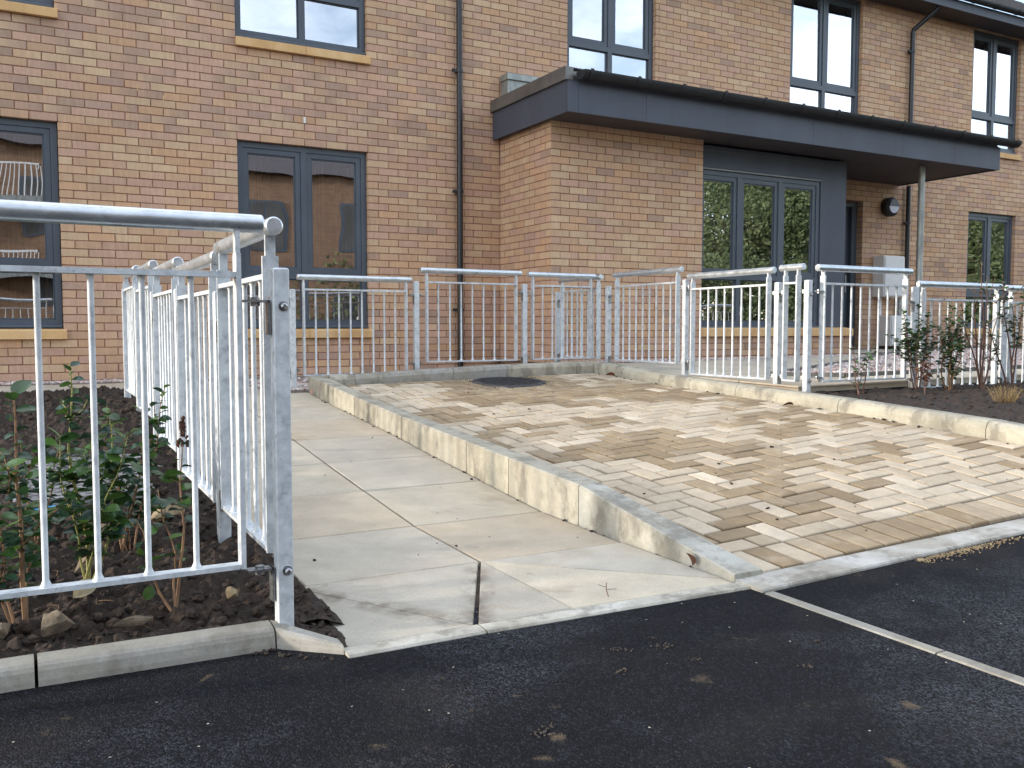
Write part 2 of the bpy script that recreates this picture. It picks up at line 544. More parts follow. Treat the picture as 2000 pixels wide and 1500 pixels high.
class MB:
    def __init__(self):
        self.v = []
        self.f = []
        self.c = []          # optional colour per vertex
        self.smooth = False

    def add(self, verts, faces, cols=None):
        o = len(self.v)
        self.v.extend([tuple(p) for p in verts])
        self.f.extend([tuple(i + o for i in q) for q in faces])
        if cols is not None:
            while len(self.c) < o:
                self.c.append((0.5, 0.5, 0.5))
            self.c.extend(cols)
        return self

    BF = [(0, 3, 2, 1), (4, 5, 6, 7), (0, 1, 5, 4), (1, 2, 6, 5), (2, 3, 7, 6), (3, 0, 4, 7)]

    def box(self, x0, x1, y0, y1, z0, z1, cols=None):
        v = [(x0, y0, z0), (x1, y0, z0), (x1, y1, z0), (x0, y1, z0),
             (x0, y0, z1), (x1, y0, z1), (x1, y1, z1), (x0, y1, z1)]
        return self.add(v, MB.BF, cols)

    def hexa(self, v, cols=None):
        return self.add(v, MB.BF, cols)

    def cham(self, x0, x1, y0, y1, z0, z1, b):
        """box with chamfered vertical and horizontal edges (octagonal slices)"""
        def ring(z, d):
            return [(x0 + d + b, y0 + d, z), (x1 - d - b, y0 + d, z), (x1 - d, y0 + d + b, z), (x1 - d, y1 - d - b, z),
                    (x1 - d - b, y1 - d, z), (x0 + d + b, y1 - d, z), (x0 + d, y1 - d - b, z), (x0 + d, y0 + d + b, z)]
        v = ring(z0, b) + ring(z0 + b, 0) + ring(z1 - b, 0) + ring(z1, b)
        f = [tuple(range(7, -1, -1)), tuple(range(24, 32))]
        for k in range(3):
            for i in range(8):
                j = (i + 1) % 8
                f.append((k * 8 + i, k * 8 + j, k * 8 + 8 + j, k * 8 + 8 + i))
        return self.add(v, f)

    def tube(self, pts, radii, n=8, cap=True):
        pts = [Vector(p) for p in pts]
        if not hasattr(radii, '__len__'):
            radii = [radii] * len(pts)
        vs, fs = [], []
        for i, p in enumerate(pts):
            d = (pts[min(i + 1, len(pts) - 1)] - pts[max(i - 1, 0)]).normalized()
            a = d.orthogonal().normalized() if i == 0 else (pa - d * pa.dot(d)).normalized()
            pa = a
            b = d.cross(a)
            for k in range(n):
                t = 2 * math.pi * k / n
                vs.append(p + (a * math.cos(t) + b * math.sin(t)) * radii[i])
        for i in range(len(pts) - 1):
            for k in range(n):
                j = (k + 1) % n
                fs.append((i * n + k, i * n + j, i * n + n + j, i * n + n + k))
        if cap:
            fs.append(tuple(range(n - 1, -1, -1)))
            fs.append(tuple(range((len(pts) - 1) * n, len(pts) * n)))
        return self.add(vs, fs)

    def prism(self, poly, axis, a, b):
        """extrude a polygon; axis 'x': poly is (y,z); 'y': (x,z); 'z': (x,y)"""
        mk = {'x': lambda p, t: (t, p[0], p[1]), 'y': lambda p, t: (p[0], t, p[1]), 'z': lambda p, t: (p[0], p[1], t)}[axis]
        n = len(poly)
        v = [mk(p, a) for p in poly] + [mk(p, b) for p in poly]
        f = [tuple(range(n - 1, -1, -1)), tuple(range(n, 2 * n))]
        for i in range(n):
            j = (i + 1) % n
            f.append((i, j, n + j, n + i))
        return self.add(v, f)


def mesh_from(name, mb, origin=(0, 0, 0), smooth=False):
    me = bpy.data.meshes.new(name)
    ox, oy, oz = origin
    me.from_pydata([(x - ox, y - oy, z - oz) for x, y, z in mb.v], [], mb.f)
    if mb.c:
        while len(mb.c) < len(mb.v):
            mb.c.append((0.5, 0.5, 0.5))
        at = me.color_attributes.new("col", 'FLOAT_COLOR', 'POINT')
        at.data.foreach_set("color", np.array([(*c[:3], 1.0) for c in mb.c], dtype=np.float32).ravel())
    if smooth:
        me.polygons.foreach_set("use_smooth", np.ones(len(me.polygons), dtype=bool))
        try:
            me.set_sharp_from_angle(angle=math.radians(40))
        except Exception:
            pass
    me.update()
    return me


def fix_normals(me):
    import bmesh
    bm = bmesh.new()
    bm.from_mesh(me)
    bmesh.ops.recalc_face_normals(bm, faces=bm.faces)
    bm.to_mesh(me)
    bm.free()


def wloc(o):
    return WLOC.get(o.name, Vector((0, 0, 0))) if o else Vector((0, 0, 0))


def obj(name, mb, mat, parent=None, origin=None, smooth=False, fix=True):
    """link one mesh object; mb is in world coordinates"""
    org = Vector(origin) if origin is not None else wloc(parent)
    me = mb if isinstance(mb, bpy.types.Mesh) else mesh_from(name, mb, org, smooth)
    if fix and not isinstance(mb, bpy.types.Mesh):
        fix_normals(me)
    o = bpy.data.objects.new(name, me)
    COL.objects.link(o)
    if mat is not None and not me.materials:
        me.materials.append(M[mat])
    o.location = org - wloc(parent)
    if parent:
        o.parent = parent
    WLOC[o.name] = org.copy()
    return o


def inst(name, me, parent, loc, rot=None, scale=None):
    """another object on shared mesh data"""
    o = bpy.data.objects.new(name, me)
    COL.objects.link(o)
    o.location = Vector(loc) - wloc(parent)
    if rot is not None:
        o.rotation_euler = rot
    if scale is not None:
        o.scale = (scale,) * 3 if not hasattr(scale, '__len__') else scale
    o.parent = parent
    WLOC[o.name] = Vector(loc)
    return o


def empty(name, loc):
    o = bpy.data.objects.new(name, None)
    COL.objects.link(o)
    o.location = loc
    o.empty_display_size = 0.1
    WLOC[o.name] = Vector(loc)
    return o


def tag(o, label=None, cat=None, group=None, kind=None):
    if label:
        o['label'] = label
    if cat:
        o['category'] = cat
    if group:
        o['group'] = group
    if kind:
        o['kind'] = kind
    return o


def interp(tab, y):
    if y <= tab[0][0]:
        return tab[0][1]
    for (a, za), (b, zb) in zip(tab, tab[1:]):
        if y <= b:
            return za + (zb - za) * (y - a) / (b - a)
    return tab[-1][1]


def fbm(x, y, z=0.0, oct=4):
    return mnoise.fractal(Vector((x, y, z)), 0.9, 2.1, oct, noise_basis='PERLIN_ORIGINAL')


# ------------------------------------------------------------------ ground levels
RAMP = [(-7.1, -0.004), (-6.36, 0.0), (-5.755, 0.012), (-5.15, 0.062), (-4.55, 0.114), (-3.95, 0.170),
        (-3.35, 0.216), (-2.75, 0.262), (-2.15, 0.318), (-1.5, 0.328), (0, 0.33)]
BAYL = [(-7.0, 0.006), (-6.47, 0.042), (-5.98, 0.082), (-5.25, 0.138), (-4.35, 0.207), (-2.77, 0.345), (-2.3, 0.378)]
BAYR = [(-7.0, 0.095), (-6.33, 0.21), (-5.28, 0.28), (-4.23, 0.325), (-3.32, 0.362), (-2.3, 0.42)]
KERBT = [(-7.0, 0.020), (-6.05, 0.176), (-5.44, 0.213), (-4.985, 0.241), (-4.09, 0.295), (-3.23, 0.356), (-2.15, 0.450)]


def ramp_z(y):
    return interp(RAMP, y)


def bay_z(x, y):
    t = (x - 1.76) / (4.25 - 1.76)
    return interp(BAYL, y) * (1 - t) + interp(BAYR, y) * t


def road_z(x, y):
    return -0.008 + min(max(x - 1.7, 0), 5) * 0.028


def right_z(x, y):
    return 0.42 + 0.008 * (x - 4.4) + 0.014 * (y + 4.66)


def grid_mesh(x0, x1, y0, y1, nx, ny, zf):
    mb = MB()
    xs = np.linspace(x0, x1, nx + 1)
    ys = np.linspace(y0, y1, ny + 1)
    mb.v = [(x, y, zf(x, y)) for y in ys for x in xs]
    w = nx + 1
    mb.f = [(j * w + i, j * w + i + 1, j * w + w + i + 1, j * w + w + i) for j in range(ny) for i in range(nx)]
    return mb


# road: one sheet that reaches far beyond the frame
xs = [-200, -60, -20, -6, -3, 0, 1.7, 2.5, 4, 6.7, 12, 40, 200]
ys = [-200, -60, -20, -12, -9, -7.9, -7.0, -6.80, -6.70, 5, 60, 200]
mb = MB()
mb.v = [(x, y, road_z(x, y) - (0.0 if y <= -6.8 else (0.20 if y < -5 else 0.5))) for y in ys for x in xs]
w = len(xs)
mb.f = [(j * w + i, j * w + i + 1, j * w + w + i + 1, j * w + w + i) for j in range(len(ys) - 1) for i in range(w - 1)]
road = obj("road", mb, 'asphalt', fix=False)
tag(road, "fresh black asphalt road in front of the ramp and parking bay", "road", kind="structure")

# ------------------------------------------------------------------ ramp of flags
flag_cols = [s2l(196, 186, 167), s2l(192, 183, 166), s2l(187, 180, 165), s2l(199, 188, 167), s2l(194, 180, 158)]


def flag_prism(poly, parent, zf=None, name="slab", th=0.05, g=0.0048, gs=None):
    """a flag with straight edges, arris chamfer; poly in xy, counter-clockwise"""
    cx = sum(p[0] for p in poly) / len(poly)
    cy = sum(p[1] for p in poly) / len(poly)
    zf = zf or (lambda x, y: ramp_z(y))
    dz = uni(-0.0015, 0.0015)

    def inset(d):
        n = len(poly)
        out = []
        for i in range(n):
            p0, p1, p2 = Vector(poly[i - 1]), Vector(poly[i]), Vector(poly[(i + 1) % n])
            e1, e2 = (p1 - p0).normalized(), (p2 - p1).normalized()
            n1, n2 = Vector((-e1.y, e1.x)), Vector((-e2.y, e2.x))
            m = (n1 + n2)
            k = d / max(0.35, (1 + n1.dot(n2)) / 2) / 2
            out.append(p1 + m * k)
        return out
    a = inset(g)
    b = inset(g + 0.004)
    n = len(poly)
    v = [(p.x, p.y, zf(p.x, p.y) - th) for p in a] + [(p.x, p.y, zf(p.x, p.y) - 0.004 + dz) for p in a] + \
        [(p.x, p.y, zf(p.x, p.y) + dz) for p in b]
    f = [tuple(range(2 * n, 3 * n))]
    for k in range(2):
        for i in range(n):
            j = (i + 1) % n
            f.append((k * n + i, k * n + j, k * n + n + j, k * n + n + i))
    c = random.choice(flag_cols)
    k = uni(0.93, 1.04)
    c = (c[0] * k, c[1] * k, c[2] * k)
    m = MB()
    m.add(v, f, [c] * len(v))
    return obj(name, m, 'flag', parent, origin=(cx, cy, zf(cx, cy)), fix=False)


m = MB()
yy = [-6.99, -6.36, -5.755, -5.15, -4.55, -3.95, -3.35, -2.75, -2.15, -1.5, -1.2, -0.2]
for a, b in zip(yy, yy[1:]):
    x0 = 0.36 if a < -1.6 else -8
    x1 = 1.64 if a < -2.0 else 4.45
    m.add([(x0, a, ramp_z(a) - 0.012), (x1, a, ramp_z(a) - 0.012), (x1, b, ramp_z(b) - 0.012), (x0, b, ramp_z(b) - 0.012)], [(0, 1, 2, 3)])
ramp = obj("ramp_path", m, 'sand', fix=False)
tag(ramp, "sloping path of square concrete flags up to the building", "path", kind="structure")
for a, b in zip(yy[1:8], yy[2:9]):
    flag_prism([(0.385, a), (1.02, a), (1.02, b), (0.385, b)], ramp)
    flag_prism([(1.02, a), (1.632, a), (1.632, b), (1.02, b)], ramp)
# diagonally cut flags at the road edge
A = (1.02, -6.36)
flag_prism([(0.345, -6.36), (0.694, -6.955), (1.010, -6.36)], ramp, g=0.002)
flag_prism([(0.345, -6.36), (0.325, -6.955), (0.692, -6.958)], ramp, g=0.002)
flag_prism([(0.706, -6.958), (1.02, -6.962), A], ramp, g=0.002)
flag_prism([(1.02, -6.962), (1.632, -6.99), (1.632, -6.93), A], ramp, g=0.003)
flag_prism([(1.632, -6.93), (1.632, -6.36), A], ramp, g=0.003)
# path along the wall
x = -6.0
while x < 1.6:
    flag_prism([(x, -1.5), (x + 0.6, -1.5), (x + 0.6, -0.9), (x, -0.9)], ramp)
    flag_prism([(x, -0.9), (x + 0.6, -0.9), (x + 0.6, -0.3), (x, -0.3)], ramp)
    x += 0.6
for x in (0.385, 1.02):
    flag_prism([(x, -2.15), (x + 0.612, -2.15), (x + 0.612, -1.5), (x, -1.5)], ramp)

# ------------------------------------------------------------------ block paving
m = MB()
ys = np.linspace(-6.99, -2.28, 20)
for a, b in zip(ys, ys[1:]):
    m.add([(1.76, a, bay_z(1.76, a) - 0.018), (4.26, a, bay_z(4.26, a) - 0.018), (4.26, b, bay_z(4.26, b) - 0.018), (1.76, b, bay_z(1.76, b) - 0.018)], [(0, 1, 2, 3)])
bay = obj("parking_bay_paving", m, 'sand', fix=False)
tag(bay, "parking bay of two-tone herringbone block paving", "paving", kind="structure")
CELL = 2.478 / 24
BX0, BY0 = 1.766, -6.968
pav = []           # (x0,x1,y0,y1)
for i in range(24):
    pav.append((BX0 + i * CELL, BX0 + (i + 1) * CELL, BY0, BY0 + 2 * CELL))
NY = int((-2.30 - (BY0 + 2 * CELL)) / CELL)
for i in range(24):
    for j in range(NY):
        s = (i - j) % 4
        x0, y0 = BX0 + i * CELL, BY0 + (2 + j) * CELL
        if s == 0:
            pav.append((x0, x0 + CELL * (2 if i < 23 else 1), y0, y0 + CELL))
        elif s == 1 and i == 0:
            pav.append((x0, x0 + CELL, y0, y0 + CELL))
        elif s == 3:
            pav.append((x0, x0 + CELL, y0, y0 + CELL * (2 if j < NY - 1 else 1)))
        elif s == 2 and j == 0:
            pav.append((x0, x0 + CELL, y0, y0 + CELL))


def in_grit(x, y):
    return math.hypot(x - 3.17, y + 2.63) < 0.255


def paver_mesh(mb, x0, x1, y0, y1):
    g = 0.0050
    cx, cy = (x0 + x1) / 2, (y0 + y1) / 2
    nz = fbm(cx * 0.9 + 3.1, cy * 0.75 - 1.7, 0.3, 3) + 0.45 * fbm(cx * 3.1, cy * 3.1, 5.0, 2) + uni(-0.18, 0.18)
    row1 = y0 < BY0 + 0.01
    bias = 0.0
    for h_, gx, gy, sx_, sy_ in ((0.34, 2.3, -6.45, 0.8, 0.42), (0.28, 3.1, -5.95, 0.6, 0.35), (0.28, 2.4, -4.65, 0.7, 0.38), (0.15, 3.0, -3.6, 0.9, 0.28),
                                 (-0.22, 2.15, -5.5, 0.5, 0.25), (-0.28, 3.8, -4.9, 0.5, 0.9), (-0.16, 2.2, -3.3, 0.5, 0.4)):
        bias += h_ * math.exp(-((cx - gx) / sx_) ** 2 - ((cy - gy) / sy_) ** 2)
    dark = nz > (-0.05 - bias if not row1 else -0.35)
    light = random.choice([s2l(204, 187, 162), s2l(199, 182, 157), s2l(209, 193, 169), s2l(194, 177, 152), s2l(188, 170, 145)])
    brown = random.choice([s2l(150, 129, 99), s2l(156, 135, 105), s2l(145, 124, 95), s2l(161, 140, 110)])
    w_ = max(0.0, min(1.0, 0.5 + (nz + 0.03 + bias + (0.15 if row1 else 0)) * 14.0))
    w_ = min(1.0, max(0.0, w_ + uni(-0.12, 0.12)))
    if dark and False:
        c = random.choice([s2l(164, 147, 124), s2l(172, 154, 130), s2l(158, 141, 119), s2l(178, 160, 137)])
    else:
        c = random.choice([s2l(217, 203, 186), s2l(209, 195, 178), s2l(222, 209, 192), s2l(203, 187, 168)])
    c = tuple(a_ * (1 - w_) + b_ * w_ for a_, b_ in zip(light[:3], brown[:3]))
    k = uni(0.93, 1.05)
    c = tuple(q * k for q in c[:3])
    kt = uni(0.95, 1.25)
    tint = tuple(min(0.75, q * kt) for q in c)
    dz, tx, ty = uni(-0.002, 0.002), uni(-0.010, 0.010), uni(-0.010, 0.010)

    def P(x, y, dd):
        return (x, y, bay_z(x, y) + dz + (x - cx) * tx + (y - cy) * ty + dd)
    b = 0.005

    def ring(d, dd):
        return [P(x0 + g + d, y0 + g + d, dd), P(x1 - g - d, y0 + g + d, dd), P(x1 - g - d, y1 - g - d, dd), P(x0 + g + d, y1 - g - d, dd)]
    v = ring(0, -0.035) + ring(0, -0.004) + ring(b, 0)
    f = [(8, 9, 10, 11)]
    for q in range(2):
        for i in range(4):
            j = (i + 1) % 4
            f.append((q * 4 + i, q * 4 + j, q * 4 + 4 + j, q * 4 + 4 + i))
    edge = tuple(q * 0.8 for q in c)
    dust = [tint if rnd() < 0.25 else c for _ in range(4)]
    mb.add(v, f, [edge] * 4 + [edge] * 4 + dust)


pav = [p for p in pav if not in_grit((p[0] + p[1]) / 2, (p[2] + p[3]) / 2)]


def cam_depth(p):
    f = cam.matrix_basis.to_3x3() @ Vector((0, 0, -1))
    return (Vector(p) - CAM).dot(f)


def in_frame(p, mx=0.0):
    R = cam.rotation_euler.to_matrix()
    q = R.transposed() @ (Vector(p) - CAM)
    if q.z > -0.1:
        return False
    k = 31.77 / 36
    u, v = k * q.x / -q.z, k * q.y / -q.z
    return abs(u) < 0.5 + mx and abs(v) < 0.375 + mx


def pix_depth(p):
    R = cam.rotation_euler.to_matrix()
    return -(R.transposed() @ (Vector(p) - CAM)).z


pav.sort(key=lambda p: pix_depth(((p[0] + p[1]) / 2, (p[2] + p[3]) / 2, 0.2)) + (0 if in_frame(((p[0] + p[1]) / 2, (p[2] + p[3]) / 2, 0.1), 0.01) else 50))
restp = MB()
for k, p in enumerate(pav):
    if k < 300:
        mb = MB()
        paver_mesh(mb, *p)
        obj("paver", mb, 'paver', bay, origin=((p[0] + p[1]) / 2, (p[2] + p[3]) / 2, bay_z((p[0] + p[1]) / 2, (p[2] + p[3]) / 2)), fix=False)
    else:
        paver_mesh(restp, *p)
o = obj("far_pavers", restp, 'paver', bay, fix=False)
o['kind'] = "stuff"

# ------------------------------------------------------------------ kerbs
kerb_cols = [s2l(180, 173, 155), s2l(174, 168, 152), s2l(185, 179, 161), s2l(169, 164, 150)]


def kerb_stone(parent, a, b, prof_a, prof_b, col=None, name="kerb_stone", gap=0.003):
    """loft between two cross sections: lists of (offset, z); a, b = ('y', x, y0) style functions"""
    c = col or random.choice(kerb_cols)
    k = uni(0.95, 1.05)
    c = tuple(q * k for q in c[:3])
    n = len(prof_a)
    v = [a(o_, z) for o_, z in prof_a] + [b(o_, z) for o_, z in prof_b]
    f = [tuple(range(n - 1, -1, -1)), tuple(range(n, 2 * n))]
    for i in range(n):
        j = (i + 1) % n
        f.append((i, j, n + j, n + i))
    mb = MB()
    mb.add(v, f, [c] * len(v))
    cen = [sum(q[i] for q in v) / len(v) for i in range(3)]
    return obj(name, mb, 'kerb', parent, origin=cen)


kl = empty("kerb", (1.70, -4.6, 0.2))
tag(kl, "pale concrete kerb between the ramp and the parking bay", "kerb", kind="structure")
cuts = [-6.985, -6.05, -5.44, -4.985, -4.09, -3.23, -2.34, -2.13]
for a, b in zip(cuts, cuts[1:]):
    def prof(y):
        z = interp(KERBT, y)
        b0 = ramp_z(y) - 0.10
        if y < -6.98:
            return [(0, b0), (0, z - 0.004), (0.004, z), (0.121, z), (0.125, z - 0.004), (0.125, b0)]
        return [(0, b0), (0, z - 0.007), (0.007, z), (0.115, z - 0.003), (0.125, z - 0.012), (0.125, b0)]
    dark = a in (-6.985,)
    kerb_stone(kl, lambda o_, z, y=a + 0.003: (1.635 + o_, y, z), lambda o_, z, y=b - 0.002: (1.635 + o_, y, z), prof(a), prof(b),
               col=s2l(176, 174, 164) if dark else None)
mm = MB()
mm.add([(1.632, -2.25, 0.315), (1.632, -2.215, 0.315), (1.632, -2.21, 0.345), (1.632, -2.245, 0.350)], [(0, 1, 2, 3)])
obj("paint_mark", mm, 'orange', kl)

kf = empty("kerb", (3.0, -2.2, 0.42))
tag(kf, "grey concrete kerb across the far end of the parking bay", "kerb", kind="structure")
FT = [(1.63, 0.452), (1.97, 0.458), (2.89, 0.493), (3.7, 0.520), (4.2, 0.518), (4.4, 0.512)]
FB = [(1.63, 0.37), (1.92, 0.373), (2.83, 0.394), (3.35, 0.404), (4.03, 0.428), (4.4, 0.44)]
fc = [1.76, 1.965, 2.83, 3.35, 4.06, 4.245]
for k, (a, b) in enumerate(zip(fc, fc[1:])):
    def prof(x):
        z, b0 = interp(FT, x), interp(FB, x) - 0.1
        return [(-2.30, b0), (-2.298, z - 0.035), (-2.285, z - 0.012), (-2.265, z), (-2.155, z), (-2.15, z - 0.005), (-2.15, b0)]
    kerb_stone(kf, lambda o_, z, x=a + 0.002: (x, o_, z), lambda o_, z, x=b - 0.002: (x, o_, z), prof(a), prof(b),
               col=s2l(158, 154, 146) if 0 < k < 3 else s2l(184, 176, 158))

kr = empty("kerb", (4.31, -4.4, 0.38))
tag(kr, "sunlit concrete kerb along the right side of the parking bay", "kerb", kind="structure")
RT = [(-7.3, 0.20), (-6.9, 0.262), (-6.25, 0.315), (-5.62, 0.348), (-4.72, 0.392), (-4.09, 0.412), (-3.18, 0.455), (-2.48, 0.508), (-2.15, 0.518)]
rc = [-7.1, -6.12, -5.1, -4.15, -3.25, -2.50, -2.15]
for k, (a, b) in enumerate(zip(rc, rc[1:])):
    def prof(y):
        z, b0 = interp(RT, y), interp(BAYR, y) - 0.1
        return [(4.247, b0), (4.25, z - 0.045), (4.262, z - 0.016), (4.285, z), (4.37, z), (4.375, z - 0.005), (4.375, b0)]
    kerb_stone(kr, lambda o_, z, y=a + 0.003: (o_, y, z), lambda o_, z, y=b - 0.002: (o_, y, z), prof(a), prof(b), col=s2l(186, 180, 161))

# kerb in front of the left bed
kb = empty("kerb", (-0.4, -6.8, 0.0))
tag(kb, "low weathered concrete kerb before the left planting bed", "kerb", kind="structure")


def frontprof(h=1.0):
    return [(-0.006, -0.15), (-0.004, 0.006 * h), (0.0, 0.028 * h), (0.006, 0.038 * h), (0.016, 0.044 * h), (0.066, 0.050 * h), (0.070, 0.047 * h), (0.070, -0.15)]


lc = [-6.3, -5.4, -4.5, -3.1, -2.2, -1.29, -0.385, 0.165]
for k, (a, b) in enumerate(zip(lc, lc[1:])):
    g = 0.012 if abs(b + 0.385) < 0.01 else 0.003
    yb = lambda x: -6.84 - (0.02 if x > 0 else 0.0)
    kerb_stone(kb, lambda o_, z, x=a + g / 2: (x, yb(x) + o_, z), lambda o_, z, x=b - g / 2: (x, yb(x) + o_, z), frontprof(), frontprof(),
               col=s2l(160, 156, 148))
kerb_stone(kb, lambda o_, z: (0.168, -6.86 + o_, z), lambda o_, z: (0.308, -6.985 + o_ * 0.75, z),
           frontprof(), frontprof(0.35), col=s2l(166, 162, 154))

# flush edgings at the road
ke = empty("kerb", (1.0, -7.0, 0.0))
tag(ke, "flush concrete edging between the ramp flags and the road", "kerb", kind="structure")
for a, b, ya, yb_ in ((0.31, 0.70, -6.962, -6.964), (0.705, 1.70, -6.966, -7.0)):
    pa = lambda y0: [(y0 - 0.058, -0.12), (y0 - 0.058, -0.006), (y0 - 0.054, 0.0), (y0 - 0.003, 0.002), (y0, -0.002), (y0, -0.12)]
    kerb_stone(ke, lambda o_, z, x=a: (x, o_, z), lambda o_, z, x=b: (x, o_, z), pa(ya), pa(yb_), col=s2l(206, 200, 186))
ke2 = empty("kerb", (3.0, -7.05, 0.02))
tag(ke2, "flush concrete edging between the block paving and the road", "kerb", kind="structure")
ex = [1.635, 2.80, 3.72, 4.64, 5.56, 6.5]
for a, b in zip(ex, ex[1:]):
    def pe(x):
        z = 0.004 + max(0, x - 1.75) * 0.028
        y0 = -6.972
        return [(y0 - 0.135, z - 0.15), (y0 - 0.135, z - 0.006), (y0 - 0.130, z), (y0 - 0.003, z + 0.001), (y0, z - 0.003), (y0, z - 0.15)]
    kerb_stone(ke2, lambda o_, z, x=a + 0.003: (x, o_, z), lambda o_, z, x=b - 0.003: (x, o_, z), pe(a), pe(b), col=s2l(196, 192, 186))
ks = empty("kerb", (1.65, -8.0, 0.0))
tag(ks, "narrow concrete strip set across the asphalt road", "kerb", kind="structure")
sy = [-7.115, -7.72, -8.62, -9.53, -10.4]
for a, b in zip(sy, sy[1:]):
    z = road_z(1.65, a) + 0.004
    pe = [(1.636, -0.12), (1.636, z - 0.004), (1.640, z), (1.674, z), (1.678, z - 0.004), (1.678, -0.12)]
    kerb_stone(ks, lambda o_, z, y=b + 0.003: (o_, y, z), lambda o_, z, y=a - 0.003: (o_, y, z), pe, pe, col=s2l(142, 139, 132))

#PART2
# ------------------------------------------------------------------ the building
HEAD = 2.68
BLD = empty("apartment_building", (4.5, 0.0, 0.33))
tag(BLD, "two-storey buff brick building with grey windows behind the railings", "building")


def brick_colours(x, z, wallkind):
    """two end colours for one brick, in batches as they came off the pallets"""
    pink, cream, grey, orange, mauve, buff = (s2l(196, 160, 136), s2l(203, 173, 140), s2l(174, 146, 125),
                                              s2l(200, 161, 126), s2l(180, 150, 131), s2l(197, 162, 130))
    mixz = fbm(x * 0.35, z * 1.3, 2.0, 3)
    if z > 2.70 and x < 4.3:
        w = [3.2, 2.2, 1.0, 1.0, 0.8, 2.8]
    elif z > 2.60 and x < 4.3:
        w = [2.5, 0.4, 0.2, 1.6, 0.4, 0.8]
    elif z < 1.35:
        w = [3.4, 0.4, 0.25, 1.0, 0.6, 2.0]
    elif x < 4.3:
        w = [1.3, 1.5, 0.15, 1.2, 0.15, 4.0]
    else:
        w = [1.8, 2.0, 0.2, 1.4, 0.3, 4.2]
    if mixz > 0.25:
        w[0] *= 2.5
        w[2] *= 1.8
    if mixz < -0.25:
        w[1] *= 2.2
        w[5] *= 1.5
    pal = [pink, cream, grey, orange, mauve, buff]
    a = random.choices(pal, w)[0]
    if rnd() < (0.45 if (z > 2.7 and x < 4.3) else 0.2):
        b = random.choice([cream, grey, pink, mauve]) if (z > 2.7 and x < 4.3) else random.choice([cream, buff, pink])
    else:
        b = a
    ka = uni(0.92, 1.06)
    kb = ka * uni(0.95, 1.05)
    return tuple(q * ka for q in a[:3]), tuple(q * kb for q in b[:3])


BR = []      # (kind, u0, u1, z0, z1)   kind: 'main','front','side'


def lay(kind, u0, u1, z0, z1, openings, mod=0.225, half=0.1125, phase=0):
    """stretcher bond on rows locked to the window heads"""
    n0 = math.floor((z0 - HEAD) / 0.075)
    n1 = math.ceil((z1 - HEAD) / 0.075)
    for n in range(n0, n1):
        za = HEAD + n * 0.075
        zb = za + 0.065
        if za < z0 - 0.06 or za > z1 - 0.02:
            continue
        zb = min(zb, z1)
        cut = sorted([(a, b) for a, b, c, d in openings if za + 0.03 > c and za + 0.03 < d])
        spans, s = [], u0
        for a, b in cut:
            if a > s:
                spans.append((s, a))
            s = max(s, b)
        if s < u1:
            spans.append((s, u1))
        off = half if (n + phase) % 2 else 0.0
        for a, b in spans:
            k = math.floor((a - off) / mod) - 1
            while True:
                p, q = off + k * mod + 0.005, off + (k + 1) * mod - 0.005
                k += 1
                if p > b:
                    break
                p2, q2 = max(p, a), min(q, b)
                if abs(p2 - a) < 0.012:
                    p2 = a
                if abs(q2 - b) < 0.012:
                    q2 = b
                if q2 - p2 < 0.035:
                    continue
                BR.append((kind, p2, q2, za, zb))


WIN_G = [(-1.36, 0.0), (1.575, 2.925)]
OPEN_MAIN = [(a, b, 0.73, HEAD) for a, b in WIN_G] + [(-1.36, 0.0, 3.58, 5.53), (1.575, 2.925, 3.58, 5.53), (5.40, 6.70, 3.58, 5.53),
             (9.0, 10.42, 3.58, 5.53), (12.94, 14.18, 3.58, 5.53), (12.94, 14.18, 0.73, HEAD), (9.45, 10.51, 0.0, 2.66)]
lay('main', -3.0, 4.49, 0.20, 5.62, OPEN_MAIN)
lay('main', 4.51, 15.2, 3.10, 5.62, OPEN_MAIN)
lay('main', 8.9, 15.2, 0.30, 3.10, OPEN_MAIN)
lay('front', 4.50, 6.52, 0.25, 2.96, [])
lay('front', 6.53, 8.98, 0.25, 0.73, [])
lay('side', -1.120, -0.012, 0.25, 2.96, [], phase=1)

# mortar backing as blocks round the openings
def mortar_blocks(mb, u0, u1, z0, z1, ops, put):
    us = sorted(set([u0, u1] + [q for o in ops for q in o[:2] if u0 < q < u1]))
    zs = sorted(set([z0, z1] + [q for o in ops for q in o[2:] if z0 < q < z1]))
    for a, b in zip(us, us[1:]):
        for c, d in zip(zs, zs[1:]):
            um, zm = (a + b) / 2, (c + d) / 2
            if any(o[0] < um < o[1] and o[2] < zm < o[3] for o in ops):
                continue
            put(a, b, c, d)


mw = MB()
ops2 = [(a - 0.004, b + 0.004, c, d + 0.006) for a, b, c, d in OPEN_MAIN]
mortar_blocks(mw, -10.3, 18.0, 0.0, 5.66, ops2, lambda a, b, c, d: mw.box(a, b, 0.004, 0.105, c, d))
mw.box(4.505, 6.515, -1.116, -1.02, 0.1, 2.955)
mw.box(4.504, 4.60, -1.117, 0.004, 0.1, 2.955)
mw.box(6.515, 8.975, -1.116, -1.02, 0.1, 0.728)
mw.box(8.88, 8.975, -1.02, 0.004, 0.1, 0.728)
wall = obj("wall", mw, 'mortar', BLD, fix=False)


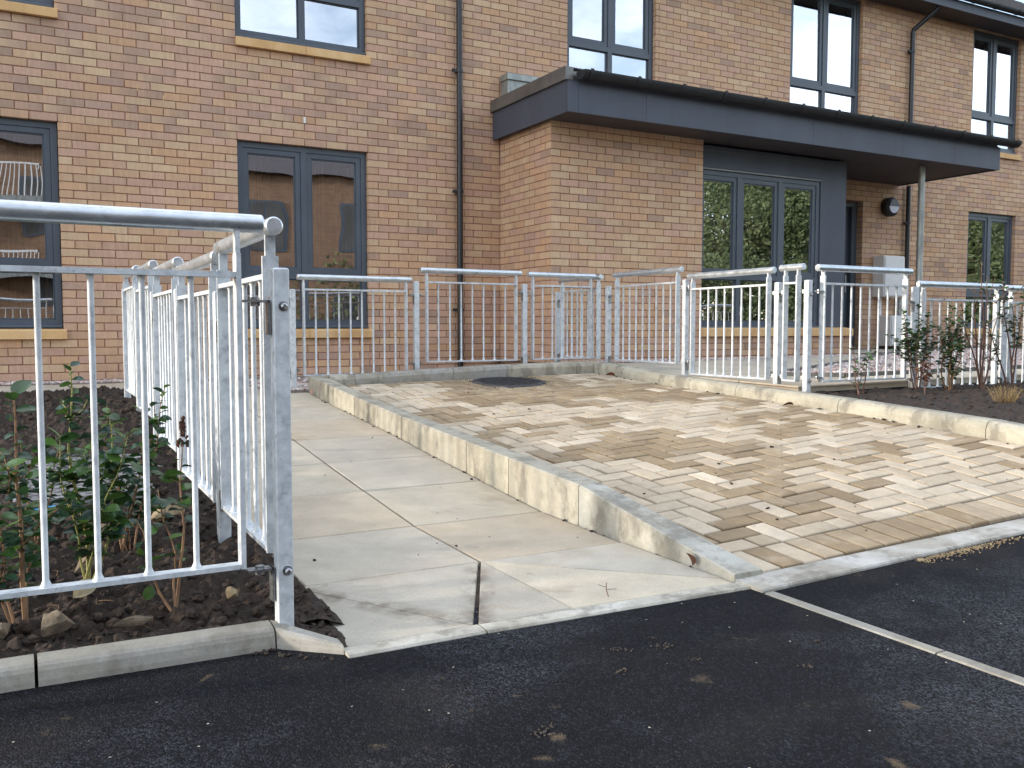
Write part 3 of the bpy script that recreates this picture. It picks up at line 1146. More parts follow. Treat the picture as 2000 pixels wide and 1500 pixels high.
def brick_verts(b):
    kind, p, q, za, zb = b
    j = uni(-0.0015, 0.0015)
    if kind == 'main':
        y0, y1 = 0.0 + j, 0.10
        v = [(p, y0, za), (q, y0, za), (q, y1, za), (p, y1, za), (p, y0, zb), (q, y0, zb), (q, y1, zb), (p, y1, zb)]
        x = (p + q) / 2
    elif kind == 'front':
        y0, y1 = -1.122 + j, -1.025
        v = [(p, y0, za), (q, y0, za), (q, y1, za), (p, y1, za), (p, y0, zb), (q, y0, zb), (q, y1, zb), (p, y1, zb)]
        x = (p + q) / 2
    else:
        x0, x1 = 4.499 + j, 4.598
        if p < -1.1:
            p += 0.0012
        v = [(x0, p, za), (x1, p, za), (x1, q, za), (x0, q, za), (x0, p, zb), (x1, p, zb), (x1, q, zb), (x0, q, zb)]
        x = 4.5
    ca, cb = brick_colours(x, za, kind)
    v = [(a + uni(-0.0012, 0.0012), b + uni(-0.0008, 0.0008), c + uni(-0.0014, 0.0014)) for a, b, c in v]
    cols = [ca, cb, cb, ca, ca, cb, cb, ca] if kind != 'side' else [ca, ca, cb, cb, ca, ca, cb, cb]
    return v, cols


def bcen(b):
    u, z = (b[1] + b[2]) / 2, (b[3] + b[4]) / 2
    return {'main': (u, 0, z), 'front': (u, -1.12, z), 'side': (4.5, u, z)}[b[0]]


def bkey(b):
    c = bcen(b)
    vis = in_frame(c, -0.005) and c[2] > 0.78 and (b[2] - b[1]) > 0.09
    return pix_depth(c) + (0 if vis else 60)


BR.sort(key=bkey)
rest = MB()
for k, b in enumerate(BR):
    v, cols = brick_verts(b)
    if k < 300:
        mb = MB()
        mb.hexa(v, cols)
        obj("brick", mb, 'brick', wall, origin=bcen(b), fix=False)
    else:
        rest.hexa(v, cols)
o = obj("brickwork", rest, 'brick', wall, fix=False)
o['kind'] = "stuff"
# plastic weep vents in a few perpends
for x, z in ((0.675, 3.03), (-0.45, 3.405), (1.8, 3.18), (0.9, 2.955)):
    mb = MB()
    mb.box(x - 0.004, x + 0.004, -0.002, 0.02, z, z + 0.062)
    obj("weep_vent", mb, 'sill', wall)
mb = MB()
mb.box(2.24, 2.262, -0.006, 0.02, 2.905, 2.965)
obj("weep_vent", mb, 'white', wall)
# remaining shell: ends and back, so that the sun meets a closed block
mb = MB()
mb.box(-10.3, -3.005, -0.002, 0.003, 0.0, 5.66)
mb.box(15.2, 18.0, -0.002, 0.003, 0.0, 5.66)
obj("end_brickwork", mb, 'farbrick', BLD)
mb = MB()
mb.box(-10.3, 18.0, 7.9, 8.0, 0.0, 5.66)
mb.box(-10.3, -10.2, 0.105, 7.9, 0.0, 5.66)
mb.box(17.9, 18.0, 0.105, 7.9, 0.0, 5.66)
obj("back_wall", mb, 'mortar', BLD)


def window(x0, x1, z0, z1, zt, y=0.055, sill=True, mull=None, rooms=True, curtains=(), sillx=None, handles=()):
    """frame with lights above and below a transom; sub-parts: sash, pane, sill, room"""
    n = 2 if mull is None else len(mull) + 1
    mull = mull or [(x0 + x1) / 2]
    fw = 0.055
    mb = MB()
    yb = y + 0.07
    mb.box(x0, x0 + fw, y, yb, z0, z1)
    mb.box(x1 - fw, x1, y, yb, z0, z1)
    mb.box(x0 + fw, x1 - fw, y + 0.0005, yb, z1 - fw, z1)
    mb.box(x0 + fw, x1 - fw, y + 0.0005, yb, z0, z0 + 0.06)
    mb.box(x0 + fw, x1 - fw, y + 0.001, yb, zt - 0.03, zt + 0.03)
    for mx in mull:
        mb.box(mx - 0.03, mx + 0.03, y - 0.001, yb + 0.001, z0 + 0.06, zt - 0.03)
        mb.box(mx - 0.03, mx + 0.03, y - 0.001, yb + 0.001, zt + 0.03, z1 - fw)
    # drip cill of the frame
    mb.prism([(y - 0.03, z0 - 0.012), (y - 0.028, z0 + 0.006), (y + 0.01, z0 + 0.022), (y + 0.06, z0 + 0.022), (y + 0.06, z0 - 0.012)], 'x', x0 + 0.002, x1 - 0.002)
    wnd = obj("window", mb, 'frame', BLD, origin=((x0 + x1) / 2, y, z0))
    xs = [x0 + fw] + sum([[q - 0.03, q + 0.03] for q in mull], []) + [x1 - fw]
    for k in range(n):
        a, b = xs[2 * k], xs[2 * k + 1]
        for lo, hi, sw in ((z0 + 0.06, zt - 0.03, 0.012), (zt + 0.03, z1 - fw, 0.052)):
            s = MB()
            ys = y + (0.012 if sw > 0.03 else 0.025)
            ye = y + 0.062
            e = 0.002
            s.box(a + e, a + sw, ys, ye, lo + e, hi - e)
            s.box(b - sw, b - e, ys, ye, lo + e, hi - e)
            s.box(a + sw, b - sw, ys + 0.0005, ye, hi - sw, hi - e)
            s.box(a + sw, b - sw, ys + 0.0005, ye, lo + e, lo + sw)
            if sw > 0.03:   # glazing bead step
                d = sw + 0.014
                s.box(a + sw, a + d, ys + 0.016, ye - 0.001, lo + sw, hi - sw)
                s.box(b - d, b - sw, ys + 0.016, ye - 0.001, lo + sw, hi - sw)
                s.box(a + d, b - d, ys + 0.0165, ye - 0.001, hi - d, hi - sw)
                s.box(a + d, b - d, ys + 0.0165, ye - 0.001, lo + sw, lo + d)
            obj("sash", s, 'frame', wnd)
            if sw > 0.03:
                li = MB()
                yi, yj, d = ye + 0.001, ye + 0.055, sw + 0.018
                li.box(a - 0.01, a + d, yi, yj, lo, hi)
                li.box(b - d, b + 0.01, yi, yj, lo, hi)
                li.box(a + d, b - d, yi, yj - 0.001, hi - d, hi)
                li.box(a + d, b - d, yi, yj - 0.001, lo, lo + d)
                obj("inner_lining", li, 'white', wnd)
            p = MB()
            t1, t2 = uni(-0.003, 0.003), uni(-0.003, 0.003)
            yg = y + 0.036
            q = sw - 0.004
            p.add([(a + q, yg - t1 - t2, lo + q), (b - q, yg + t1 - t2, lo + q), (b - q, yg + t1 + t2, hi - q), (a + q, yg - t1 + t2, hi - q)], [(0, 1, 2, 3)])
            p.add([(a + q, yg + 0.006 - t1 - t2, lo + q), (b - q, yg + 0.006 + t1 - t2, lo + q), (b - q, yg + 0.006 + t1 + t2, hi - q), (a + q, yg + 0.006 - t1 + t2, hi - q)], [(0, 1, 2, 3)])
            p2 = MB()
            p2.v, p2.f = p.v[:4], [(0, 1, 2, 3)]
            obj("pane", p2, 'glass', wnd, fix=False)
    if sill:
        s = MB()
        sx0, sx1 = sillx or (x0 - 0.005, x1 + 0.03)
        za, zb = z0 - 0.012 - 0.105, z0 - 0.013
        s.prism([(y - 0.105, za), (y - 0.105, zb - 0.030), (y - 0.095, zb - 0.022), (y + 0.06, zb), (y + 0.06, za)], 'x', sx0, (sx0 + sx1) / 2 - 0.002)
        s.prism([(y - 0.105, za), (y - 0.105, zb - 0.030), (y - 0.095, zb - 0.022), (y + 0.06, zb), (y + 0.06, za)], 'x', (sx0 + sx1) / 2 + 0.002, sx1)
        obj("sill", s, 'sill', wnd)
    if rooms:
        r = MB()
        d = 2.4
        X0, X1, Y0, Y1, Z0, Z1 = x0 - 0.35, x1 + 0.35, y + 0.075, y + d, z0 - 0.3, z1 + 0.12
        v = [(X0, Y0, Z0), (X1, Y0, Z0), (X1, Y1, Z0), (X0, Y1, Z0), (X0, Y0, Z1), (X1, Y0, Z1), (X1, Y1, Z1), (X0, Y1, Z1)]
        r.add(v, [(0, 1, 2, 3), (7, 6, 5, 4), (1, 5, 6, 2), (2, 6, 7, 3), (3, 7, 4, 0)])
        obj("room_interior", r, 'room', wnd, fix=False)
    for ca, cb in curtains:
        c = MB()
        nn = 26
        for i in range(nn):
            xa = ca + (cb - ca) * i / (nn - 1)
            ya = y + 0.16 + 0.025 * math.sin(i * 1.35) + 0.01 * math.sin(i * 2.9)
            c.v += [(xa, ya, z0 - 0.02), (xa, ya, z1 + 0.02)]
        c.f = [(2 * i, 2 * i + 2, 2 * i + 3, 2 * i + 1) for i in range(nn - 1)]
        obj("curtain", c, 'curtain', wnd, smooth=True, fix=False)
    for hx, hz in handles:
        h = MB()
        h.box(hx - 0.007, hx + 0.007, y + 0.062, y + 0.075, hz - 0.06, hz + 0.06)
        obj("handle", h, 'white', wnd)
    return wnd


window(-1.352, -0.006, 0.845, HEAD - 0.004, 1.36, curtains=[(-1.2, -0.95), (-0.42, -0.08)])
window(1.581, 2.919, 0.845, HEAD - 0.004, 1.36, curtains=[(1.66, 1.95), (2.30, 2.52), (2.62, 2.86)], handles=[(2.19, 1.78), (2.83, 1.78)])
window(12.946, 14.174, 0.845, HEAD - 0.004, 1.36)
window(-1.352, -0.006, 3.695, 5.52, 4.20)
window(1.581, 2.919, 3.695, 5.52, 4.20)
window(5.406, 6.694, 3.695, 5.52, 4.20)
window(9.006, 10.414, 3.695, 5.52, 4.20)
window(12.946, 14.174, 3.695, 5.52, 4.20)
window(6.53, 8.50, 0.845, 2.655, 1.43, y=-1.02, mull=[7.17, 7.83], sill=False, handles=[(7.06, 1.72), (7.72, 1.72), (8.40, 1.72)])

# porch: long sill, grey panels beside and above the window
s = MB()
for a, b in ((6.50, 7.12), (7.124, 7.93), (7.934, 9.0)):
    s.prism([(-1.165, 0.73), (-1.165, 0.815), (-1.155, 0.823), (-0.96, 0.842), (-0.96, 0.73)], 'x', a, b)
obj("porch_sill", s, 'sill', BLD)
s = MB()
s.box(8.505, 8.96, -1.035, -0.93, 0.84, 2.93)
s.box(6.53, 8.504, -1.034, -0.93, 2.66, 2.93)
s.box(8.84, 8.958, -0.93, 0.0, 0.84, 2.93)
pp = obj("porch_panel", s, 'fascia', BLD)
s = MB()
s.box(6.53, 8.50, -1.046, -1.036, 2.655, 2.672)
s.box(6.53, 8.70, -1.0355, -1.0345, 2.875, 2.879)
obj("drip_strip", s, 'zinc', pp)

# entrance door in the recess
d = MB()
d.box(9.45, 10.40, 0.16, 0.21, 0.50, 2.60)
dr = obj("door", d, 'frame', BLD)
s = MB()
s.box(9.40, 9.45, 0.10, 0.24, 0.50, 2.66)
s.box(10.40, 10.505, 0.10, 0.24, 0.50, 2.66)
s.box(9.45, 10.40, 0.1005, 0.24, 2.60, 2.66)
obj("door_frame", s, 'frame', dr)
s = MB()
s.box(10.28, 10.31, 0.10, 0.155, 1.35, 1.60)
obj("door_handle", s, 'bolt', dr)

# canopy
cy0, cx0, cx1 = -1.585, 4.405, 11.27
cn = MB()
cn.box(cx0 + 0.02, cx1 - 0.02, cy0 + 0.03, -0.01, 2.975, 3.30)
can = obj("canopy", cn, 'soffit', BLD)
tag(can, "dark grey flat canopy over the entrance")
edges = [cx0, 4.53, 5.36, 7.76, 9.30, 10.30, cx1]
for a, b in zip(edges, edges[1:]):
    s = MB()
    s.box(a + 0.0015, b - 0.0015, cy0, cy0 + 0.028, 2.945, 3.245)
    obj("fascia_board", s, 'fascia', can)
s = MB()
s.box(cx0, cx0 + 0.018, cy0 + 0.029, -0.004, 2.945, 3.265)
obj("fascia_board", s, 'fascia', can)
s = MB()
s.box(cx1 - 0.018, cx1, cy0 + 0.029, -0.004, 2.945, 3.265)
obj("fascia_board", s, 'fascia', can)
sx = [cx0 + 0.03, 6.5, 8.9, cx1 - 0.03]
for a, b in zip(sx, sx[1:]):
    s = MB()
    s.box(a + 0.002, b - 0.002, cy0 + 0.032, -0.006, 2.958, 2.972)
    obj("soffit_board", s, 'soffit', can)
s = MB()
s.box(cx0 - 0.028, cx0 - 0.006, cy0 + 0.02, -0.004, 3.25, 3.372)
s.box(cx0 - 0.024, cx0 + 0.20, cy0 + 0.02, -0.004, 3.372, 3.380)
s.box(cx0 - 0.028, cx0 + 0.06, cy0 - 0.004, cy0 + 0.02, 3.25, 3.374)
obj("flashing", s, 'zinc', can)
s = MB()
s.box(cx0 + 0.02, cx1 - 0.02, cy0 + 0.03, -0.005, 3.301, 3.345)
obj("roof_deck", s, 'zinc', can)
s = MB()
s.box(4.515, 5.36, -0.16, -0.004, 3.346, 3.60)
s.box(4.50, 5.38, -0.185, -0.004, 3.60, 3.668)
obj("upstand", s, 'column', can)


def gutter(parent, x0, x1, y, z, r, nb, name="gutter"):
    mb = MB()
    n = 12
    prof = [(y + r * math.cos(math.pi + math.pi * i / n), z + r * math.sin(math.pi + math.pi * i / n)) for i in range(n + 1)]
    prof += [(y + (r - 0.005) * math.cos(-math.pi * i / n), z + (r - 0.005) * math.sin(-math.pi * i / n)) for i in range(n + 1)]
    mb.prism(prof, 'x', x0, x1)
    half = [(y + r * math.cos(math.pi + math.pi * i / n), z + r * math.sin(math.pi + math.pi * i / n)) for i in range(n + 1)]
    mb.prism(half, 'x', x0 - 0.004, x0)
    mb.prism(half, 'x', x1, x1 + 0.004)
    g = obj(name, mb, 'gutter', parent, smooth=True)
    for i in range(nb):
        x = x0 + 0.08 + (x1 - x0 - 0.16) * i / (nb - 1)
        s = MB()
        R = r + 0.006
        pr = [(y + R * math.cos(math.pi + math.pi * k / n), z + R * math.sin(math.pi + math.pi * k / n)) for k in range(n + 1)]
        pr += [(y + R, z + 0.02), (y + R - 0.012, z + 0.02)] + [(y + (r + 0.001) * math.cos(-math.pi * k / n), z + (r + 0.001) * math.sin(-math.pi * k / n)) for k in range(n + 1)]
        pr += [(y - R + 0.008, z + 0.012), (y - R, z + 0.012)]
        s.prism(pr, 'x', x - 0.018, x + 0.018)
        obj("gutter_bracket", s, 'gutter', g if parent is BLD else parent)
    return g


gutter(can, cx0 + 0.10, cx1 + 0.22, cy0 - 0.082, 3.325, 0.080, 13)
s = MB()
s.tube([(10.17, -1.22, 0.40), (10.17, -1.22, 2.957)], 0.042, 20)
obj("canopy_post", s, 'column', can, smooth=True)

# downpipes
def downpipe(pts, r, br, label):
    mb = MB()
    mb.tube(pts, r, 18)
    o = obj("downpipe", mb, 'black', BLD, smooth=True)
    for (x, y, z) in br:
        s = MB()
        s.tube([(x, y, z - 0.018), (x, y, z + 0.018)], r + 0.008, 18)
        s.box(x - r - 0.05, x - r + 0.01, y - 0.012, y + 0.02, z - 0.016, z + 0.016)
        s.box(x - 0.03, x + 0.03, y, -0.001, z - 0.014, z + 0.014)
        s.tube([(x - r - 0.035, y - 0.013, z), (x - r - 0.035, y - 0.022, z)], 0.009, 8)
        obj("pipe_bracket", s, 'black', o)
    return o


downpipe([(3.965, -0.065, 0.30), (3.965, -0.065, 5.5)], 0.033, [(3.965, -0.065, z) for z in (1.03, 2.33, 3.64, 5.0)], "")
downpipe([(11.42, -0.062, 0.45), (11.42, -0.062, 2.95)], 0.034, [(11.42, -0.062, z) for z in (1.05, 2.40)], "")
downpipe([(11.42, -0.062, 3.34), (11.42, -0.062, 5.20), (11.425, -0.07, 5.24), (11.60, -0.35, 5.50), (11.61, -0.37, 5.60)], 0.034, [(11.42, -0.062, 4.92)], "")

# eaves and roof
e = MB()
e.box(-10.6, 18.3, -0.42, -0.40, 5.515, 5.655)
ev = obj("eaves_fascia", e, 'fascia', BLD)
e = MB()
e.box(-10.6, 18.3, -0.398, -0.002, 5.535, 5.55)
obj("eaves_soffit", e, 'soffit', ev)
gutter(ev, 8.0, 17.0, -0.478, 5.70, 0.058, 18)
r = MB()
pitch = math.radians(32)
nrow = 26
for k in range(nrow):
    s0, s1 = k * 0.20, (k + 1) * 0.20 + 0.03
    ya, za = -0.44 + s0 * math.cos(pitch), 5.70 + s0 * math.sin(pitch)
    yb2, zb2 = -0.44 + s1 * math.cos(pitch), 5.70 + s1 * math.sin(pitch) - 0.016
    r.prism([(ya, za), (ya, za + 0.022), (yb2, zb2 + 0.022), (yb2, zb2)], 'x', -10.6, 18.3)
obj("roof", r, 'tile', BLD)
r = MB()
r.prism([(8.4, 5.70), (8.42, 5.75), (-0.44 + 5.2 * math.cos(pitch), 5.72 + 5.2 * math.sin(pitch)), (-0.44 + 5.2 * math.cos(pitch), 5.66 + 5.2 * math.sin(pitch))], 'x', -10.6, 18.3)
obj("roof_back", r, 'tile', BLD)

# wall lamp and cabinets
lx, lz = 11.02, 2.615
lamp = empty("wall_lamp", (lx, 0, lz))
tag(lamp, "round black bulkhead lamp with half-shaded face on the wall under the canopy", "lamp")
s = MB()
s.tube([(lx, 0.0, lz), (lx, -0.05, lz), (lx, -0.10, lz), (lx, -0.125, lz)], [0.135, 0.14, 0.14, 0.105], 28)
obj("lamp_body", s, 'gutter', lamp, smooth=True)
s = MB()
n = 20
s.prism([(lx + 0.10 * math.cos(math.pi + math.pi * i / n), lz + 0.005 + 0.10 * math.sin(math.pi + math.pi * i / n)) for i in range(n + 1)], 'y', -0.134, -0.126)
obj("diffuser", s, 'diffuser', lamp)
s = MB()
s.prism([(lx + 0.10 * math.cos(math.pi * i / n), lz + 0.007 + 0.10 * math.sin(math.pi * i / n)) for i in range(n + 1)], 'y', -0.140, -0.126)
obj("eyelid_shade", s, 'frame', lamp)

mc = empty("meter_cabinet", (11.0, 0, 1.28))
tag(mc, "pale wall-mounted meter cabinet beside the entrance door", "cabinet")
s = MB()
s.cham(10.74, 11.19, -0.20, -0.002, 1.285, 1.885, 0.006)
obj("cabinet_body", s, 'cabinet', mc)
s = MB()
s.cham(10.755, 11.18, -0.216, -0.2005, 1.30, 1.87, 0.004)
obj("cabinet_door", s, 'cabinet', mc)
s = MB()
s.tube([(11.155, -0.216, 1.56), (11.155, -0.222, 1.56)], 0.010, 10)
obj("lock", s, 'bolt', mc)
s = MB()
s.box(10.86, 10.90, -0.05, -0.002, 1.02, 1.285)
obj("conduit", s, 'cabinet', mc)
mc2 = empty("meter_cabinet", (11.13, 0, 0.55))
tag(mc2, "white low cabinet standing on the ground below the meter cabinet", "cabinet")
s = MB()
s.cham(10.87, 11.39, -0.24, -0.002, 0.56, 1.01, 0.008)
obj("cabinet_body", s, 'cabinet', mc2)
s = MB()
s.cham(10.885, 11.375, -0.254, -0.2405, 0.58, 0.995, 0.004)
obj("cabinet_door", s, 'cabinet', mc2)
s = MB()
s.cham(11.24, 11.36, -0.09, -0.002, 1.02, 1.27, 0.006)
o = obj("gas_regulator_box", s, 'bolt')
tag(o, "small grey box on the wall above the low white cabinet", "box")

# ------------------------------------------------------------------ railings
def hexring(mb, c, axis, r, h, n=6):
    c = Vector(c)
    a = Vector(axis).normalized()
    mb.tube([c, c + a * h], r, n)


bar_cache = {}


def bar_mesh(L, r=0.0075):
    key = round(L, 3)
    if key not in bar_cache:
        mb = MB()
        mb.tube([(0, 0, 0), (0, 0, 0.004), (0, 0, 0.010), (0, 0, 0.018), (0, 0, L - 0.010), (0, 0, L)],
                [0.014, 0.0135, 0.0105, r, r, r + 0.003], 10, cap=False)
        me = mesh_from("bar", mb, smooth=True)
        me.materials.append(M['galv'])
        bar_cache[key] = me
    return bar_cache[key]


def frame_bar(mb, P, u0, u1, v0, v1, z0, z1, b=0.002):
    """flat bar from local (along, across, up) ranges"""
    v = [P(u0, v0, z0), P(u1, v0, z0), P(u1, v1, z0), P(u0, v1, z0), P(u0, v0, z1), P(u1, v0, z1), P(u1, v1, z1), P(u0, v1, z1)]
    mb.hexa(v)


class Rail:
    def __init__(self, label, start, end, z):
        self.a = Vector((start[0], start[1], 0))
        self.d = (Vector((end[0], end[1], 0)) - self.a).normalized()
        self.nrm = Vector((self.d.y, -self.d.x, 0))          # right-hand side of the run
        self.root = empty("railing", (start[0], start[1], z))
        tag(self.root, label, "railing", "galvanised steel railings round the parking bay and ramp")

    def P(self, u, v, z):
        p = self.a + self.d * u + self.nrm * v
        return (p.x, p.y, z)

    def post(self, u, z0, z1, w=0.042, front=1, brz=(), bolts=True, sides=(-1, 1)):
        mb = MB()
        h = w / 2
        c = 0.004
        ring = lambda z, d: [self.P(u + a * (h - d), b * (h - d), z) for a, b in ((-1, -0.88), (-0.88, -1), (0.88, -1), (1, -0.88), (1, 0.88), (0.88, 1), (-0.88, 1), (-1, 0.88))]
        v = ring(z0 - 0.25, 0) + ring(z1 - c, 0) + ring(z1, c)
        f = [tuple(range(16, 24))]
        for k in range(2):
            for i in range(8):
                j = (i + 1) % 8
                f.append((k * 8 + i, k * 8 + j, k * 8 + 8 + j, k * 8 + 8 + i))
        mb.add(v, f)
        po = obj("post", mb, 'galv', self.root, origin=self.P(u, 0, z0))
        for z in brz:
            for s in sides:
                b = MB()
                # angle: foot plate on the post and lug to the upright
                frame_bar(b, self.P, u + s * h, u + s * (h + 0.004), -0.018, 0.018, z - 0.07, z + 0.006)
                frame_bar(b, self.P, min(u + s * (h + 0.004), u + s * (h + 0.036)), max(u + s * (h + 0.004), u + s * (h + 0.036)), -0.018, 0.018, z, z + 0.006)
                b.tube([self.P(u + s * (h + 0.02), 0, z - 0.008), self.P(u + s * (h + 0.02), 0, z + 0.013)], 0.011, 6)
                obj("bracket", b, 'bolt', po)
            if bolts:
                b = MB()
                bd = Vector((0, -1, 0))
                c0 = Vector(self.P(u, 0, z - 0.02)) + bd * h + Vector((0.004, 0, 0))
                b.tube([c0, c0 + bd * 0.003], 0.013, 14)
                b.tube([c0 + bd * 0.003, c0 + bd * 0.013], 0.0095, 6)
                b.tube([c0 + bd * 0.013, c0 + bd * 0.017], [0.0095, 0.005], 10)
                obj("bolt", b, 'bolt', po, smooth=False)
        return po

    def panel(self, u0, u1, zb, zt, zh, nb, over=0.055, rr=0.0242, w=0.022):
        mb = MB()
        t = 0.006
        for u in (u0, u1):
            frame_bar(mb, self.P, u - t, u + t, -w, w, zb - 0.006, zt + 0.055)
            frame_bar(mb, self.P, u - t, u + t, -w * 0.62, w * 0.62, zt + 0.055, zh - rr * 0.7)
        frame_bar(mb, self.P, u0 + t, u1 - t, -w * 0.85, w * 0.85, zt - 0.007, zt + 0.007)
        frame_bar(mb, self.P, u0 + t, u1 - t, -w * 0.85, w * 0.85, zb - 0.006, zb + 0.006)
        pf = obj("panel_frame", mb, 'galv', self.root, origin=self.P((u0 + u1) / 2, 0, zb))
        hr = MB()
        e = 0.004
        hr.tube([self.P(u0 - over, 0, zh), self.P(u0 - over + e, 0, zh), self.P(u1 + over - e, 0, zh), self.P(u1 + over, 0, zh)],
                [rr - e, rr, rr, rr - e], 28)
        obj("handrail", hr, 'tube', pf, smooth=True)
        L = zt - zb - 0.012
        me = bar_mesh(L)
        for i in range(nb):
            u = u0 + (u1 - u0) * (i + 1) / (nb + 1)
            inst("bar", me, pf, self.P(u, 0, zb + 0.005), rot=(0, 0, uni(0, 3)))
        return pf


# left run beside the ramp
R1 = Rail("galvanised railing stepping up along the left side of the ramp", (0.205, -6.80), (0.285, -2.20), 0.05)
u = lambda y: (y + 6.80) * (math.hypot(0.08, 4.6) / 4.6)
R1.post(0.0, 0.03, 0.985, brz=(0.905, 0.205), sides=(1,))
R1.panel(u(-6.70), u(-6.02), 0.214, 0.968, 1.100, 5)
R1.post(u(-5.94), 0.12, 0.955, brz=(0.85, 0.26), bolts=False)
R1.panel(u(-5.86), u(-5.05), 0.210, 0.957, 1.076, 6)
R1.post(u(-4.97), 0.17, 1.00, brz=(0.88, 0.35), bolts=False)
R1.panel(u(-4.90), u(-4.17), 0.275, 0.995, 1.118, 6)
R1.post(u(-4.06), 0.24, 1.02, brz=(0.92, 0.42), bolts=False)
R1.panel(u(-3.98), u(-3.30), 0.350, 1.050, 1.165, 6)
R1.post(u(-3.20), 0.29, 1.08, brz=(0.95, 0.47), bolts=False)
R1.panel(u(-3.12), u(-2.46), 0.405, 1.085, 1.190, 6)
R1.post(u(-2.36), 0.33, 1.10, brz=(0.98, 0.50), bolts=False)

# panel along the front of the left bed
R2 = Rail("near galvanised railing panel along the road edge of the left bed", (0.205, -6.785), (-1.6, -6.785), 0.05)
R2.panel(0.105, 0.105 + 0.115 * 11, 0.205, 0.965, 1.098, 10, over=0.068)
R2.post(0.105 + 0.115 * 11 + 0.10, 0.03, 0.985)
# lugs joining it to the corner post
for z in (0.895, 0.185):
    b = MB()
    b.box(0.112, 0.178, -6.803, -6.767, z, z + 0.006)
    b.box(0.174, 0.180, -6.803, -6.767, z - 0.085, z + 0.006)
    b.tube([(0.145, -6.785, z - 0.01), (0.145, -6.785, z + 0.013)], 0.012, 6)
    obj("bracket", b, 'bolt', R2.root)

# run across the far end of the bay
FY = -2.06
R3 = Rail("galvanised railing across the far end of the parking bay", (1.50, FY), (4.42, FY), 0.45)
v = lambda x: x - 1.50
R3.post(v(1.535), 0.33, 1.135, brz=(1.06, 0.49), bolts=False)
R3.panel(v(1.625), v(2.500), 0.449, 1.135, 1.232, 8, over=0.05)
R3.post(v(2.592), 0.40, 1.222, brz=(1.10, 0.53), bolts=False)
R3.panel(v(2.690), v(3.560), 0.540, 1.218, 1.318, 7, over=0.055)
R3.post(v(3.648), 0.42, 1.222, brz=(1.14, 0.56), bolts=False)
R3.panel(v(3.735), v(4.365), 0.545, 1.212, 1.313, 5, over=0.05)

# run along the right kerb, towards the wall and back to the corner post
R4 = Rail("galvanised railing along the right kerb of the parking bay", (4.43, -1.40), (4.43, -4.68), 0.45)
k = lambda y: -1.40 - y
R4.post(k(-1.37), 0.40, 1.19, brz=(1.10, 0.56), bolts=False)
R4.panel(k(-1.46), k(-2.10), 0.540, 1.190, 1.305, 6, over=0.05)
R4.post(k(-2.26), 0.40, 1.215, brz=(1.12, 0.56), bolts=False)
R4.panel(k(-2.40), k(-3.26), 0.537, 1.205, 1.310, 8, over=0.05)
R4.post(k(-3.36), 0.43, 1.224, brz=(1.16, 0.55))
R4.panel(k(-3.45), k(-4.29), 0.455, 1.142, 1.247, 8, over=0.055)
R4.post(k(-4.385), 0.41, 1.157, brz=(1.08, 0.48))
R4.panel(k(-4.455), k(-4.575), 0.455, 1.145, 1.255, 0, over=0.05)
R4.post(k(-4.665), 0.39, 1.160, brz=(1.08, 0.48), sides=(-1,))

# run to the right, behind the right bed
BY = -4.70
R5 = Rail("galvanised railing behind the right planting bed", (4.43, BY), (7.6, BY), 0.42)
h = lambda x: x - 4.43
R5.panel(h(4.535), h(5.395), 0.455, 1.137, 1.245, 8, over=0.06)
for z in (1.08, 0.48):
    b = MB()
    b.box(4.458, 4.530, BY - 0.018, BY + 0.018, z, z + 0.006)
    b.tube([(4.49, BY, z - 0.01), (4.49, BY, z + 0.013)], 0.012, 6)
    obj("bracket", b, 'bolt', R5.root)
R5.post(h(5.505), 0.38, 1.135, brz=(1.02, 0.44))
R5.panel(h(5.60), h(6.49), 0.375, 1.043, 1.158, 8, over=0.06)
R5.post(h(6.60), 0.36, 1.05, brz=(0.93, 0.42))
R5.panel(h(6.68), h(7.55), 0.365, 1.035, 1.150, 8, over=0.06)
for q in range(3):
    R5.post(h(7.65 + q * 1.05), 0.36, 1.05, brz=(0.93, 0.42))
    R5.panel(h(7.73 + q * 1.05), h(8.60 + q * 1.05), 0.365, 1.035, 1.150, 8, over=0.06)
#PART3
# ------------------------------------------------------------------ planting beds
def soil_left(x, y):
    base = interp([(-6.8, 0.036), (-6.3, 0.052), (-6.0, 0.085), (-5.3, 0.125), (-4.4, 0.225), (-3.6, 0.285), (-2.6, 0.335), (-1.5, 0.352)], y)
    e = max(0.0, min(1.0, (0.40 - x) / 0.10))
    n = 0.030 * fbm(x * 4.0, y * 4.0, 1.0, 3) + 0.034 * abs(fbm(x * 13, y * 13, 7.0, 3)) + 0.022 * fbm(x * 34, y * 34, 3.0, 3)
    f = max(0.0, min(1.0, (y + 6.785) / 0.12))
    if x > 0.2:
        base = min(base, ramp_z(y) + 0.02 + 0.06 * e)
    return base + n * (0.35 + 0.65 * e) * (0.35 + 0.65 * f) - 0.035 * (1 - e) - 0.01


def skin_grid(name, x0, x1, y0, y1, step, zf, mat, keep=None):
    nx, ny = int((x1 - x0) / step), int((y1 - y0) / step)
    mb = grid_mesh(x0, x1, y0, y1, nx, ny, zf)
    if keep:
        mb.f = [q for q in mb.f if keep(*mb.v[q[0]][:2])]
    return obj(name, mb, mat, smooth=True, fix=False)


def sl_edge(x, y):
    # the bed runs into the corner between the kerb flare and the first flag
    return True


bed = skin_grid("planting_bed", -1.3, 0.40, -6.785, -1.46, 0.0125, soil_left, 'soil')
tag(bed, "bed of dark broken soil behind the left railing", "soil", kind="structure")
